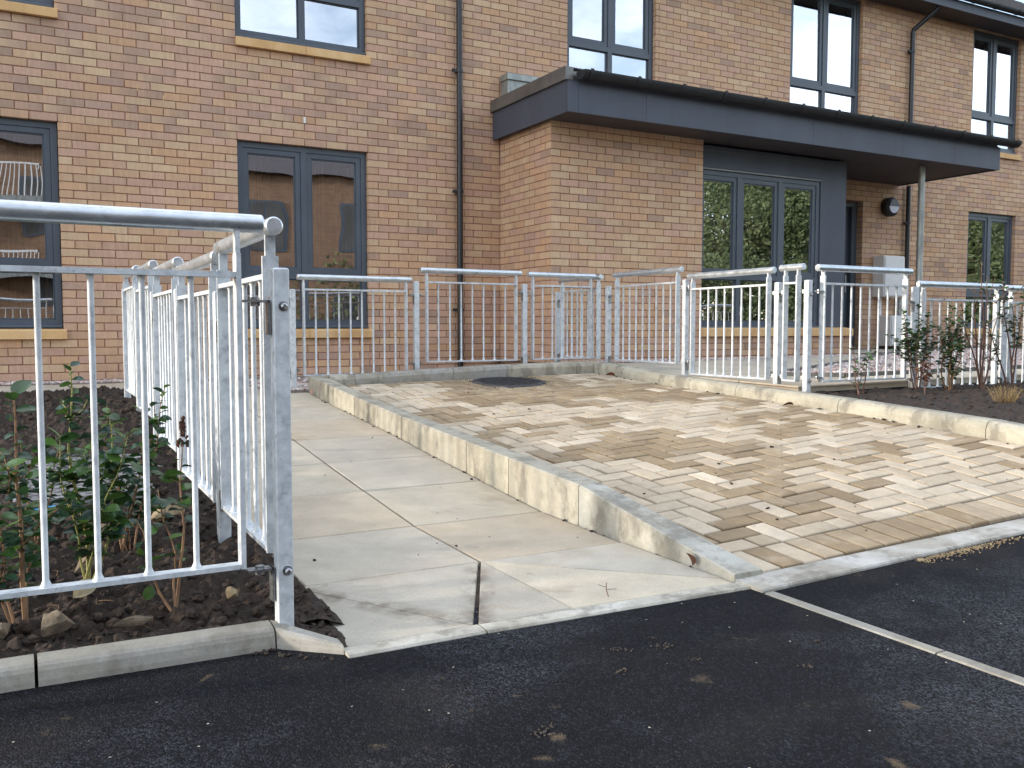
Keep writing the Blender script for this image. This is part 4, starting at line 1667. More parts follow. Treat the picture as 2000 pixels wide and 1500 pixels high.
# corner wedge of soil between post, kerb flare and flags
def wedge_z(x, y):
    t = (y + 7.0) / 0.26
    lim = -6.86 + (x - 0.168) / 0.14 * -0.125 + 0.09
    z = 0.035 + 0.018 * fbm(x * 22, y * 22, 4.0, 4) + 0.008 * fbm(x * 60, y * 60, 2.0, 3)
    return z if y > lim else -0.05


def wedge_keep(x, y):
    return y > -6.88 - max(0, (x - 0.15)) * 0.85 + 0.05 and x < 0.336 + (y + 6.95) * 0.03


mb = grid_mesh(0.10, 0.345, -6.97, -6.70, 30, 34, lambda x, y: 0.022 + (0.018 * fbm(x * 18, y * 18, 4.0, 4) + 0.012 * fbm(x * 60, y * 60, 2.0, 3)) * max(0.15, min(1, (0.33 - x) / 0.09)) - max(0, -y - 6.86) * 0.08 - max(0, x - 0.24) * 0.20)
mb.f = [q for q in mb.f if wedge_keep(*mb.v[q[0]][:2])]
o = obj("corner_soil", mb, 'soil', bed, smooth=True, fix=False)
mb = grid_mesh(-8, -1.3, -6.74, -1.46, 60, 48, lambda x, y: soil_left(-0.8, y) + 0.04 * fbm(x * 3, y * 3, 1.0, 4))
obj("outer_soil", mb, 'soil', bed, smooth=True, fix=False)


def rock_verts(c, r, seed, sub=1, squash=(1, 1, 0.7), rough=0.35):
    """lumpy stone from a subdivided icosahedron"""
    key = sub
    V, F = ICO[key]
    a, b, g = uni(0, 6.28), uni(-0.5, 0.5), uni(-0.5, 0.5)
    R = Matrix.Rotation(a, 3, 'Z') @ Matrix.Rotation(b, 3, 'X') @ Matrix.Rotation(g, 3, 'Y')
    out = []
    for v in V:
        n = 1 + rough * mnoise.noise(Vector(v) * 1.3 + Vector((seed * 7.1, seed * 3.3, seed))) + 0.35 * rough * mnoise.noise(Vector(v) * 3.7 + Vector((seed, 2, 5)))
        p = R @ Vector((v[0] * squash[0] * n, v[1] * squash[1] * n, v[2] * squash[2] * n))
        out.append((c[0] + p.x * r, c[1] + p.y * r, c[2] + p.z * r))
    return out, F


def _ico():
    import bmesh
    d = {}
    for s in (1, 2, 3, 4):
        bm = bmesh.new()
        bmesh.ops.create_icosphere(bm, subdivisions=s, radius=1.0)
        bm.verts.index_update()
        d[s] = ([tuple(v.co) for v in bm.verts], [tuple(v.index for v in f.verts) for f in bm.faces])
        bm.free()
    return d


ICO = _ico()

# clods lying on the left bed
mb = MB()
for i in range(3600):
    x, y = uni(-1.0, 0.36), -6.77 + (rnd() ** 1.7) * 5.1
    r = 0.003 + 0.020 * rnd() ** 3.5
    if x > 0.3 and r > 0.012:
        continue
    v_, f_ = rock_verts((x, y, soil_left(x, y) + r * 0.2), r, i * 0.37, 2 if (r > 0.010 and y < -5.2) else 1, (1, 1, 0.75), 0.6)
    mb.add(v_, f_)
for i in range(60):
    x = uni(0.20, 0.32)
    y = uni(-6.93, -6.74)
    if not wedge_keep(x, y + 0.01):
        continue
    r = 0.003 + 0.006 * rnd() ** 2
    v_, f_ = rock_verts((x, y, 0.018), r, i * 1.7, 1, (1, 1, 0.8), 0.6)
    mb.add(v_, f_)
o = obj("soil_crumbs", mb, 'soil', bed, fix=False)
o['kind'] = "stuff"


def stone(name, label, cat, loc, r, squash, mat, seed, rough=0.5, sub=4, rotz=0.0):
    V, F = ICO[sub]
    out = []
    for v in V:
        w_ = Vector(v)
        # facetted: clamp against a few random planes
        n = 1 + rough * 0.5 * mnoise.noise(w_ * 1.1 + Vector((seed, 0, 0))) + rough * 0.25 * mnoise.noise(w_ * 3.1 + Vector((0, seed, 0))) + rough * 0.16 * mnoise.noise(w_ * 7 + Vector((0, 0, seed)))
        p = w_ * n
        rs = random.Random(seed)
        for k in range(14):
            d_ = Vector((rs.uniform(-1, 1), rs.uniform(-1, 1), rs.uniform(-0.6, 1))).normalized()
            lim = rs.uniform(0.50, 0.82)
            t = p.dot(d_)
            if t > lim:
                p = p - d_ * (t - lim) * 0.96
        p = Matrix.Rotation(rotz, 3, 'Z') @ Vector((p.x * squash[0], p.y * squash[1], p.z * squash[2]))
        out.append((loc[0] + p.x * r, loc[1] + p.y * r, loc[2] + p.z * r))
    mb = MB()
    mb.add(out, F)
    o = obj(name, mb, mat, origin=loc, smooth=True)
    tag(o, label, cat, "loose stones in the left bed")
    return o


stone("rubble_stone", "largest rough stone lying behind the front kerb of the left bed", "stone", (-0.335, -6.66, 0.085), 0.044, (1.05, 0.8, 0.7), 'stone', 3, 0.8)
stone("rubble_stone", "flat sandy stone lying against the kerb of the left bed", "stone", (-0.165, -6.70, 0.072), 0.046, (1.25, 0.45, 0.36), 'stone', 11, 0.8, rotz=0.25)
stone("rubble_stone", "small buff stone beside the corner post of the left railing", "stone", (0.115, -6.58, 0.078), 0.022, (1.2, 0.9, 0.75), 'sandstone', 5, 0.6)
stone("rubble_stone", "grey stone half buried near the left edge of the left bed", "stone", (-0.47, -6.60, 0.07), 0.04, (1.2, 0.9, 0.6), 'stone', 8, 0.6)
stone("rubble_stone", "long pale stone in the middle of the left bed behind the shrub stems", "stone", (-0.16, -5.75, 0.125), 0.085, (1.25, 0.6, 0.28), 'sandstone', 14, 0.5, rotz=0.2)
stone("rubble_stone", "tawny lump of stone near the second railing post", "stone", (0.07, -5.62, 0.135), 0.055, (1.3, 0.8, 0.7), 'sandstone', 21, 0.7, rotz=0.5)
stone("rubble_stone", "dark pointed stone between the shrub stems at the front", "stone", (-0.225, -6.12, 0.10), 0.038, (1.1, 0.5, 1.0), 'stone', 17, 0.8)

# ridged inspection cover lying in the bed
cvr = empty("inspection_cover", (-0.2, -4.95, 0.16))
tag(cvr, "grey ridged inspection cover half hidden by the left shrubs", "cover")
mb = MB()
zc = lambda y: soil_left(-0.2, -4.9) + 0.012 + (y + 4.95) * 0.09
mb.hexa([(-0.43, -5.32, zc(-5.32) - 0.03), (0.06, -5.30, zc(-5.3) - 0.03), (0.10, -4.62, zc(-4.62) - 0.03), (-0.43, -4.62, zc(-4.62) - 0.03),
         (-0.43, -5.32, zc(-5.32)), (0.06, -5.30, zc(-5.3)), (0.10, -4.62, zc(-4.62)), (-0.43, -4.62, zc(-4.62))])
plate = obj("cover_plate", mb, 'cover', cvr)
mb = MB()
for j in range(24):
    for i in range(9):
        x, y = -0.40 + i * 0.055 + (0.027 if j % 2 else 0), -5.29 + j * 0.028
        if x > 0.04:
            continue
        mb.box(x, x + 0.036, y, y + 0.009, zc(y) - 0.002, zc(y) + 0.006)
o = obj("ridges", mb, 'cover', plate)
o['kind'] = "stuff"
mb = MB()
V, F = ICO[2]
mb.add([(-0.325 + v[0] * 0.045 * (1 + 0.3 * v[1]), -5.33 + v[1] * 0.02, soil_left(-0.325, -5.33) + 0.022 + v[2] * 0.010 + 0.012 * v[0] * v[0]) for v in V], F)
o = obj("plastic_scrap", mb, 'blue')
tag(o, "crumpled scrap of bright blue plastic beside the inspection cover", "litter")


# right bed
def soil_right(x, y):
    base = 0.362 + 0.004 * (x - 4.4) - 0.03 * max(0, -5.2 - y)
    k = interp(RT, y) - 0.018
    t = max(0, min(1, (x - 4.37) / 0.25))
    base = min(base, k) * (1 - t) + base * t if y < -5.0 else base * t + (1 - t) * (min(base, k))
    return base + 0.020 * fbm(x * 4, y * 4, 9.0, 4) * t + 0.026 * abs(fbm(x * 12, y * 12, 5.0, 3)) * t + 0.014 * fbm(x * 32, y * 32, 2.0, 3) * t


bed2 = skin_grid("planting_bed", 4.37, 7.4, -6.9, -4.62, 0.022, soil_right, 'soil')
tag(bed2, "bed of dark soil between the right kerb and the railing behind it", "soil", kind="structure")
mb = MB()
for i in range(700):
    x, y = uni(4.42, 6.8), uni(-6.6, -4.66)
    r = 0.004 + 0.015 * rnd() ** 3
    v_, f_ = rock_verts((x, y, soil_right(x, y) + r * 0.2), r, i * 0.53, 1, (1, 1, 0.75), 0.6)
    mb.add(v_, f_)
o = obj("soil_crumbs", mb, 'soil', bed2, fix=False)
o['kind'] = "stuff"

mb = grid_mesh(7.38, 15, -6.98, -4.62, 70, 22, lambda x, y: soil_right(6.5, y) + 0.03 * fbm(x * 3, y * 3, 1.0, 4))
obj("outer_soil", mb, 'soil', bed2, smooth=True, fix=False)
# ------------------------------------------------------------------ ground beside the building on the right
pth = grid_mesh(4.38, 16, -4.62, 0.0, 24, 10, lambda x, y: right_z(x, y) - 0.012)
pr = obj("footpath", pth, 'sand', fix=False)
tag(pr, "flagged footpath behind the railing leading to the entrance", "path", kind="structure")
x = 4.40
i = 0
while x < 12.4:
    for y in np.arange(-4.62, -0.5, 0.6):
        cx, cy = x + 0.3, y + 0.3
        if (cx > 4.2 and cy > -1.5 and cx < 9.0):
            continue
        # gravel bed is cut out of the flags
        if cy > -4.1 and cx > 5.3 and cy < -2.85 + (cx - 6.7) * 0.55 and cx < 13:
            continue
        flag_prism([(x, y), (x + 0.6, y), (x + 0.6, y + 0.6), (x, y + 0.6)], pr, zf=lambda a, b: right_z(a, b) + 0.002)
    x += 0.6


def scatter_stones(name, label, n, region, zf, rmin, rmax, palette, seed, squash=(1, 0.85, 0.6), parent=None):
    rs = random.Random(seed)
    mb = MB()
    V, F = ICO[1]
    cnt = 0
    while cnt < n:
        x, y = region(rs)
        cnt += 1
        r = rs.uniform(rmin, rmax)
        a = rs.uniform(0, 6.28)
        ca, sa = math.cos(a), math.sin(a)
        z = zf(x, y) + r * rs.uniform(0.1, 0.5)
        tl = rs.uniform(-0.5, 0.5)
        vs = []
        for v in V:
            j = rs.uniform(0.75, 1.2)
            px, py, pz = v[0] * squash[0] * j, v[1] * squash[1] * j, v[2] * squash[2] * j
            pz += px * tl * 0.5
            vs.append((x + (px * ca - py * sa) * r, y + (px * sa + py * ca) * r, z + pz * r))
        c = rs.choice(palette)
        k = rs.uniform(0.8, 1.15)
        mb.add(vs, F, [tuple(q * k for q in c[:3])] * len(vs))
    o = obj(name, mb, 'gravel', parent, fix=False)
    o['kind'] = "stuff"
    if not parent:
        tag(o, label, "gravel")
    return o


PINK = [s2l(190, 170, 162), s2l(206, 190, 182), s2l(172, 150, 142), s2l(214, 206, 198), s2l(160, 150, 146), s2l(196, 166, 152)]


def in_poly(x, y, P):
    c = False
    for (x1, y1), (x2, y2) in zip(P, P[1:] + P[:1]):
        if (y1 > y) != (y2 > y) and x < (x2 - x1) * (y - y1) / (y2 - y1) + x1:
            c = not c
    return c


GP = [(5.0, -3.75), (6.7, -2.95), (9.7, -1.35), (13.0, -1.2), (13.0, -4.15), (5.4, -4.15)]
mb = MB()
mb.add([(a, b, right_z(a, b) + 0.006) for a, b in GP], [tuple(range(len(GP)))[::-1]])
gb = obj("gravel_bed", mb, 'gravelbase')
tag(gb, "bed of pinkish gravel behind the right railing", "gravel", kind="structure")


def reg_right(rs):
    while True:
        x, y = rs.uniform(5.0, 11.5), rs.uniform(-4.15, -1.25)
        if in_poly(x, y, GP):
            return x, y


scatter_stones("gravel_stones", "", 7500, reg_right, lambda x, y: right_z(x, y) + 0.008, 0.012, 0.024, PINK, 4, parent=gb)
# concrete edging round the gravel
ed = MB()
for (x1, y1), (x2, y2) in ((GP[0], GP[1]), (GP[1], GP[2]), (GP[5], GP[0]), (GP[4], GP[5])):
    d_ = Vector((x2 - x1, y2 - y1, 0)).normalized()
    n_ = Vector((-d_.y, d_.x, 0)) * 0.025
    q = [(x1 - n_.x, y1 - n_.y), (x2 - n_.x, y2 - n_.y), (x2 + n_.x, y2 + n_.y), (x1 + n_.x, y1 + n_.y)]
    ed.hexa([(a, b, right_z(a, b) - 0.08) for a, b in q] + [(a, b, right_z(a, b) + 0.034) for a, b in q])
o = obj("edging", ed, 'edging', gb)
# gravel margins at the foot of the walls
mb = MB()
mb.box(-3.2, 4.48, -0.30, -0.002, 0.25, 0.338)
mb.box(1.36, 4.40, -2.14, -0.31, 0.25, 0.335)
gm = obj("gravel_margin", mb, 'gravelbase')
tag(gm, "narrow margin of pale gravel along the foot of the brick wall", "gravel", kind="structure")
scatter_stones("gravel_stones", "", 1500, lambda rs: (rs.uniform(-1.2, 1.4), rs.uniform(-0.3, -0.02)), lambda x, y: 0.338, 0.008, 0.02, PINK, 5, parent=gm)
scatter_stones("gravel_stones", "", 2200, lambda rs: (rs.uniform(1.36, 3.2), -2.12 + 1.6 * rs.random() ** 2), lambda x, y: 0.335, 0.010, 0.022, PINK, 6, parent=gm)
mb = MB()
mb.box(4.52, 8.98, -1.5, -1.124, 0.30, 0.463)
gm2 = obj("gravel_margin", mb, 'gravelbase')
tag(gm2, "narrow margin of pale gravel under the porch window", "gravel", kind="structure")
scatter_stones("gravel_stones", "", 2200, lambda rs: (rs.uniform(4.5, 9.0), rs.uniform(-1.5, -1.13)), lambda x, y: 0.465 + 0.004 * (x - 5), 0.010, 0.022, PINK, 8, parent=gm2)

# round iron manhole cover in the paving
mh = empty("manhole_cover", (3.17, -2.63, bay_z(3.17, -2.63)))
tag(mh, "round dark iron manhole cover in the paving by the far kerb", "manhole cover")


def mh_p(r_, a_, dz):
    x_, y_ = 3.17 + r_ * math.cos(a_), -2.63 + r_ * math.sin(a_)
    return (x_, y_, bay_z(x_, y_) + dz)


mb = MB()
NN = 48
for ra, rb, za, zb in ((0.318, 0.300, -0.02, 0.009), (0.300, 0.285, 0.009, 0.009), (0.285, 0.282, 0.009, 0.001), (0.282, 0.279, 0.001, 0.007), (0.279, 0.0001, 0.007, 0.007)):
    v_ = [mh_p(ra, 6.2832 * i / NN, za) for i in range(NN)] + [mh_p(rb, 6.2832 * i / NN, zb) for i in range(NN)]
    mb.add(v_, [(i, (i + 1) % NN, NN + (i + 1) % NN, NN + i) for i in range(NN)])
pl_ = obj("cover_plate", mb, 'iron', mh, fix=False)
mb = MB()
for i in range(-9, 10):
    for j in range(-9, 10):
        x_, y_ = 3.17 + i * 0.029, -2.63 + j * 0.029
        if math.hypot(x_ - 3.17, y_ + 2.63) > 0.26:
            continue
        z_ = bay_z(x_, y_) + 0.006
        if (i + j) % 2:
            mb.box(x_ - 0.012, x_ + 0.012, y_ - 0.004, y_ + 0.004, z_, z_ + 0.007)
        else:
            mb.box(x_ - 0.004, x_ + 0.004, y_ - 0.012, y_ + 0.012, z_, z_ + 0.007)
o = obj("studs", mb, 'iron', pl_)
o['kind'] = "stuff"
scatter_stones("grit_stones", "", 420, lambda rs: (3.17 + 0.30 * math.cos(rs.uniform(0, 6.28)) + rs.gauss(0, 0.05), -2.63 + 0.29 * math.sin(rs.uniform(0, 6.28)) + rs.gauss(0, 0.05)), lambda x, y: bay_z(x, y) + 0.001, 0.002, 0.006,
               [s2l(70, 68, 68), s2l(96, 94, 92), s2l(52, 50, 50), s2l(120, 116, 110)], 9, parent=pl_)

# ------------------------------------------------------------------ plants
def leaf_mesh(name, L, Wd, mat, fold=0.25, droop=0.2, n=5):
    mb = MB()
    for i in range(n + 1):
        t = i / n
        w_ = Wd * (math.sin(math.pi * min(1, t * 0.93 + 0.05)) ** 0.75) * (1.0 if 0 < t < 1 else 0.12)
        z = -droop * L * t * t
        x = L * t
        mb.v += [(x, -w_, z + fold * w_), (x, 0, z), (x, w_, z + fold * w_)]
    for i in range(n):
        a, b = 3 * i, 3 * i + 3
        mb.f += [(a, b, b + 1, a + 1), (a + 1, b + 1, b + 2, a + 2)]
    me = mesh_from(name, mb, smooth=True)
    me.materials.append(M[mat])
    return me


LEAF = {
    'big': [leaf_mesh("leaf", 0.046, 0.0165, 'leaf', 0.3, 0.25), leaf_mesh("leaf", 0.038, 0.015, 'leaf', 0.15, 0.1), leaf_mesh("leaf", 0.042, 0.017, 'leafblue', 0.4, 0.4)],
    'mid': [leaf_mesh("leaf", 0.032, 0.0105, 'leafblue', 0.3, 0.3), leaf_mesh("leaf", 0.030, 0.011, 'leaf', 0.3, 0.2)],
    'brown': [leaf_mesh("leaf", 0.026, 0.010, 'leafbrown', 0.8, 0.6)],
}


def stem_path(base, tip, wob, n=7, curve=(0, 0)):
    base, tip = Vector(base), Vector(tip)
    pts = []
    s = uni(0, 50)
    for i in range(n + 1):
        t = i / n
        p = base.lerp(tip, t)
        p.x += wob * mnoise.noise(Vector((s, t * 2.5, 0))) * math.sin(math.pi * t) * 2 + curve[0] * math.sin(math.pi * t)
        p.y += wob * mnoise.noise(Vector((0, s, t * 2.5))) * math.sin(math.pi * t) * 2 + curve[1] * math.sin(math.pi * t)
        pts.append(p)
    return pts


def leaf_rot(direction, roll):
    d = Vector(direction).normalized()
    q = d.to_track_quat('X', 'Z')
    return (q.to_matrix() @ Matrix.Rotation(roll, 3, 'X')).to_euler()


def shrub(label, base, stems, kinds, dens, group, leafy=(0.25, 1.0), side=3, stem_mat='stem', r0=0.006, scale=(0.8, 1.5), joined=None, sidelen=0.12):
    """thing > stem (each), leaf (each) or one joined leaves part"""
    root = empty("shrub", base)
    tag(root, label, "shrub", group)
    jm = MB() if joined else None

    def put_leaf(p, d, kind):
        me = random.choice(LEAF[kind])
        s = uni(*scale)
        rot = leaf_rot(d, uni(-0.7, 0.7))
        if joined:
            R = rot.to_matrix()
            vs = [tuple(Vector(p) + R @ (v.co * s)) for v in me.vertices]
            jm.add(vs, [tuple(q.vertices) for q in me.polygons])
        else:
            inst("leaf", me, root, p, rot=rot, scale=s)
    for st in stems:
        tip, rr = st[0], st[1] if len(st) > 1 else r0
        curve = st[2] if len(st) > 2 else (0, 0)
        b0 = Vector(base) + Vector((uni(-0.02, 0.02), uni(-0.02, 0.02), -0.03))
        pts = stem_path(b0, tip, 0.02, 8, curve)
        mb = MB()
        mb.tube(pts, [rr * (1 - 0.72 * i / 8) for i in range(9)], 6)
        n_side = side
        twigs = [(pts, 1.0)]
        for k in range(n_side):
            t = uni(0.35, 0.9)
            i = int(t * 8)
            p = pts[i]
            a = uni(0, 6.28)
            ln = uni(0.4, 1.0) * sidelen
            q = p + Vector((math.cos(a) * ln * 0.8, math.sin(a) * ln * 0.8, ln * uni(0.4, 1.0)))
            tp = stem_path(p, q, 0.01, 4)
            mb.tube(tp, [rr * 0.40 * (1 - 0.6 * j / 4) for j in range(5)], 5)
            twigs.append((tp, 0.7))
        obj("stem", mb, stem_mat, root, smooth=True, fix=False)
        for tp, f in twigs:
            ln = sum((tp[i + 1] - tp[i]).length for i in range(len(tp) - 1))
            m_ = max(3, int(ln * dens * (1.0 if f == 1 else 1.6)))
            a = uni(0, 6.28)
            for k in range(m_):
                t = leafy[0] + (leafy[1] - leafy[0]) * (k + rnd() * 0.6) / m_ if f == 1 else (k + 0.7) / m_
                t = min(t, 1.0)
                x_ = t * (len(tp) - 1)
                i = min(int(x_), len(tp) - 2)
                p = tp[i].lerp(tp[i + 1], x_ - i)
                a += 2.4 + uni(-0.4, 0.4)
                up = uni(-0.1, 0.5) + (0.6 if t > 0.93 else 0)
                put_leaf(p, (math.cos(a), math.sin(a), up), random.choice(kinds))
    if joined:
        me = mesh_from("leaves", jm, wloc(root), smooth=True)
        me.materials.append(M[joined])
        o = bpy.data.objects.new("leaves", me)
        COL.objects.link(o)
        o.parent = root
        o['kind'] = "stuff"
    return root


GL = "young shrubs planted in the left bed"
zl = lambda x, y: soil_left(x, y)
shrub("leafy shrub at the left edge of the picture behind the near railing", (-0.42, -6.55, zl(-0.42, -6.55)),
      [((-0.415, -6.45, 0.66), 0.008), ((-0.50, -6.40, 0.50), 0.005), ((-0.34, -6.38, 0.44), 0.004), ((-0.46, -6.60, 0.42), 0.004)], ["big", "mid", "mid"], 52, GL, side=4)
shrub("tall bushy shrub in the middle of the left bed with light green tips", (-0.25, -6.36, zl(-0.25, -6.36)),
      [((-0.265, -6.18, 0.725), 0.007, (0.0, 0.02)), ((-0.17, -6.20, 0.60), 0.005, (0.05, 0)), ((-0.30, -6.25, 0.52), 0.004), ((-0.12, -6.30, 0.52), 0.004), ((-0.20, -6.10, 0.55), 0.004)], ["big", "big", "mid"], 54, GL, side=4, stem_mat="stemgreen")
shrub("thin shrub with a withered brown flower head beside the left railing run", (-0.03, -6.60, zl(-0.03, -6.60)),
      [((0.015, -6.42, 0.50), 0.0050, (0.015, 0.0)), ((-0.055, -6.40, 0.36), 0.004, (0.02, 0)), ((-0.13, -6.52, 0.30), 0.0042)], ['mid', 'big'], 20, GL, side=2, leafy=(0.45, 1.0), sidelen=0.08)
shrub("blue green bush further back between the middle shrub and the railing", (-0.10, -5.95, zl(-0.10, -5.95)),
      [((-0.16, -5.90, 0.52), 0.005), ((-0.02, -5.85, 0.50), 0.005), ((0.06, -5.75, 0.62), 0.004), ((-0.06, -5.80, 0.36), 0.004), ((-0.22, -5.80, 0.42), 0.004)], ['mid', 'mid', 'big'], 50, GL, side=4)
shrub("low green bush at the back of the left bed near the ridged cover", (-0.36, -5.75, zl(-0.36, -5.75)),
      [((-0.40, -5.70, 0.44), 0.005), ((-0.28, -5.62, 0.40), 0.005), ((-0.46, -5.85, 0.36), 0.004)], ['big', 'mid'], 50, GL, side=4)
# the withered flower head
fh = MB()
for i in range(46):
    t = rnd()
    p = Vector((0.015 + uni(-0.012, 0.012) * (1.3 - t), -6.42 + uni(-0.012, 0.012) * (1.3 - t), 0.485 + 0.085 * t))
    v_, f_ = rock_verts(p, uni(0.003, 0.006), i, 1, (1, 1, 1.4), 0.7)
    fh.add(v_, f_)
fo = obj("withered_flower_head", fh, 'leafdead', [o for o in bpy.data.objects if o.get('label', '').startswith('thin shrub with')][0], fix=False)
fo['kind'] = "stuff"

lt = MB()
for i in range(90):
    x, y = uni(-0.7, 0.34), -6.74 + rnd() ** 1.6 * 3.0
    z = soil_left(x, y) + 0.006
    a = uni(0, 6.28)
    ln = uni(0.015, 0.06)
    lt.tube([(x, y, z), (x + math.cos(a) * ln * 0.5, y + math.sin(a) * ln * 0.5, z + uni(0, 0.012)), (x + math.cos(a + 0.4) * ln, y + math.sin(a + 0.4) * ln, z + uni(-0.002, 0.012))], [0.0012, 0.0011, 0.0006], 4)
o = obj("root_fragments", lt, 'stem', bed, fix=False)
o['kind'] = "stuff"

# dry leaves in the left bed
def single_leaf(name, label, cat, loc, rot, L, Wd, mat, droop=0.3, fold=0.5):
    me = leaf_mesh(name, L, Wd, mat, fold, droop, 7)
    o = bpy.data.objects.new(name, me)
    COL.objects.link(o)
    o.location = loc
    o.rotation_euler = rot
    tag(o, label, cat)
    return o


single_leaf("dry_leaf", "pale curled dry leaf lying on the soil of the left bed", "leaf", (-0.29, -6.50, 0.098), (0.9, -0.5, 0.5), 0.085, 0.024, 'leafpale', 0.5, 0.9)
single_leaf("fallen_leaf", "bright green leaf standing on the soil under the near railing", "leaf", (-0.115, -6.57, 0.085), (1.2, -1.1, 0.3), 0.042, 0.016, 'leaf', 0.1, 0.3)
single_leaf("dry_leaf", "brown curled leaf standing against the sloping kerb end", "leaf", (1.612, -6.80, 0.012), (1.4, -1.2, 1.2), 0.046, 0.017, 'leafdead', 0.4, 0.9)
single_leaf("dry_leaf", "reddish dead leaf on the paving at the foot of the right kerb", "leaf", (4.19, -4.78, bay_z(4.19, -4.78) + 0.012), (0.3, -0.2, 2.6), 0.075, 0.020, 'leafdead', 0.3, 0.7)
single_leaf("dry_leaf", "orange brown leaf in the far right corner of the parking bay", "leaf", (4.19, -2.72, bay_z(4.19, -2.72) + 0.014), (0.4, -0.3, 2.2), 0.085, 0.026, 'leafbrown', 0.3, 0.8)
tw = MB()
tw.tube([(1.17, -6.93, 0.004), (1.19, -6.89, 0.012), (1.215, -6.855, 0.02)], 0.0016, 5)
tw.tube([(1.19, -6.89, 0.012), (1.225, -6.895, 0.010)], 0.001, 4)
tw.tube([(1.20, -6.875, 0.014), (1.185, -6.85, 0.018)], 0.001, 4)
o = obj("twig", tw, 'twig')
tag(o, "tiny forked twig lying on the flags near the road", "twig")

# right bed shrubs
GR = "young shrubs planted in the right bed"
zr = soil_right


def sr(label, x, y, stems, kinds, dens, **kw):
    b = (x, y, zr(x, y))
    return shrub(label, b, [((x + s[0], y + s[1], zr(x, y) + s[2]),) + tuple(s[3:]) for s in stems], kinds, dens, GR, **kw)


LEAF['small'] = [leaf_mesh("leaf", 0.030, 0.012, 'leafdark', 0.4, 0.2, 3), leaf_mesh("leaf", 0.025, 0.011, 'leafdark', 0.3, 0.1, 3)]
sr("bare thin twig shrub nearest the corner post of the right bed", 4.72, -4.86, [((0.02, 0.02, 0.30)), ((-0.03, 0.05, 0.42)), ((0.10, 0.03, 0.24))], ['small'], 8, joined='leafdark', stem_mat='twig', r0=0.005, side=2)
sr("thin shrub with a few green leaves right of the bare twig", 4.86, -4.80, [((0.03, 0.0, 0.30)), ((0.10, 0.03, 0.34))], ['small', 'mid'], 18, joined='leaf', stem_mat='twig', r0=0.004, side=2, leafy=(0.6, 1.0))
sr("dense dark green holly-like shrub in front of the second right post", 5.30, -4.88, [((-0.16, 0.0, 0.58)), ((0.03, 0.02, 0.62)), ((-0.05, -0.06, 0.50)), ((0.15, 0.02, 0.56)), ((-0.02, 0.08, 0.44))], ['small'], 62, joined='leafdark', stem_mat='twig', r0=0.006, side=6, leafy=(0.40, 1.0), sidelen=0.17)
sr("tall dark green shrub with a light tip behind the withered seedling", 5.58, -4.96, [((-0.04, 0.0, 0.66)), ((0.10, 0.02, 0.52)), ((-0.13, 0.02, 0.50)), ((0.03, -0.08, 0.44)), ((0.03, 0.05, 0.55))], ['small'], 60, joined='leafdark', stem_mat='stem', r0=0.007, side=6, leafy=(0.35, 1.0), sidelen=0.17)
sr("bare branching shrub with red brown twigs against the right railing", 5.86, -5.02, [((-0.20, 0.05, 0.66)), ((0.10, 0.05, 0.85)), ((-0.05, 0.0, 0.95)), ((0.26, 0.05, 0.60)), ((0.02, 0.10, 0.78))], ['small'], 6, joined='leafdark', stem_mat='twig', r0=0.008, side=4, leafy=(0.7, 1.0), sidelen=0.25)
sr("bare branching shrub with some green leaves left of the last post", 6.16, -5.06, [((-0.25, 0.05, 0.50)), ((0.02, 0.03, 0.62)), ((0.20, 0.05, 0.72)), ((-0.08, 0.05, 0.85))], ['small', 'mid'], 34, joined='leafdark', stem_mat='twig', r0=0.008, side=4, leafy=(0.5, 1.0), sidelen=0.18)
sr("green leafy shrub cut by the right edge of the picture", 6.22, -5.45, [((-0.12, 0.0, 0.70)), ((0.02, 0.02, 0.80)), ((-0.02, -0.05, 0.55)), ((0.12, 0.05, 0.62))], ['small', 'mid'], 44, joined='leafdark', stem_mat='twig', r0=0.007, side=5, leafy=(0.3, 1.0), sidelen=0.16)
sr("small withered seedling with red brown leaves in front of the dark shrubs", 5.10, -5.10, [((0.05, 0.0, 0.27)), ((0.02, 0.04, 0.22))], ['brown'], 40, joined='leafdead', stem_mat='twig', r0=0.0035, side=4, leafy=(0.45, 1.0), sidelen=0.07)

# tuft of dry grass
tf = MB()
for i in range(260):
    a = uni(0, 6.28)
    r_ = uni(0, 0.06)
    b = Vector((5.05 + math.cos(a) * r_, -5.72 + math.sin(a) * r_, zr(5.05, -5.72) - 0.005))
    ln = uni(0.05, 0.13)
    d_ = Vector((math.cos(a) * uni(0.1, 0.9), math.sin(a) * uni(0.1, 0.9), 1)).normalized()
    t_ = b + d_ * ln
    e_ = t_ + Vector((d_.x, d_.y, -0.4)) * ln * 0.4
    s_ = d_.orthogonal().normalized() * 0.0012
    tf.add([b - s_, b + s_, t_ + s_, t_ - s_, e_], [(0, 1, 2, 3), (3, 2, 4)])
o = obj("grass_tuft", tf, 'drygrass', fix=False)
tag(o, "tuft of straw-coloured dry grass in the right bed by the kerb", "grass")

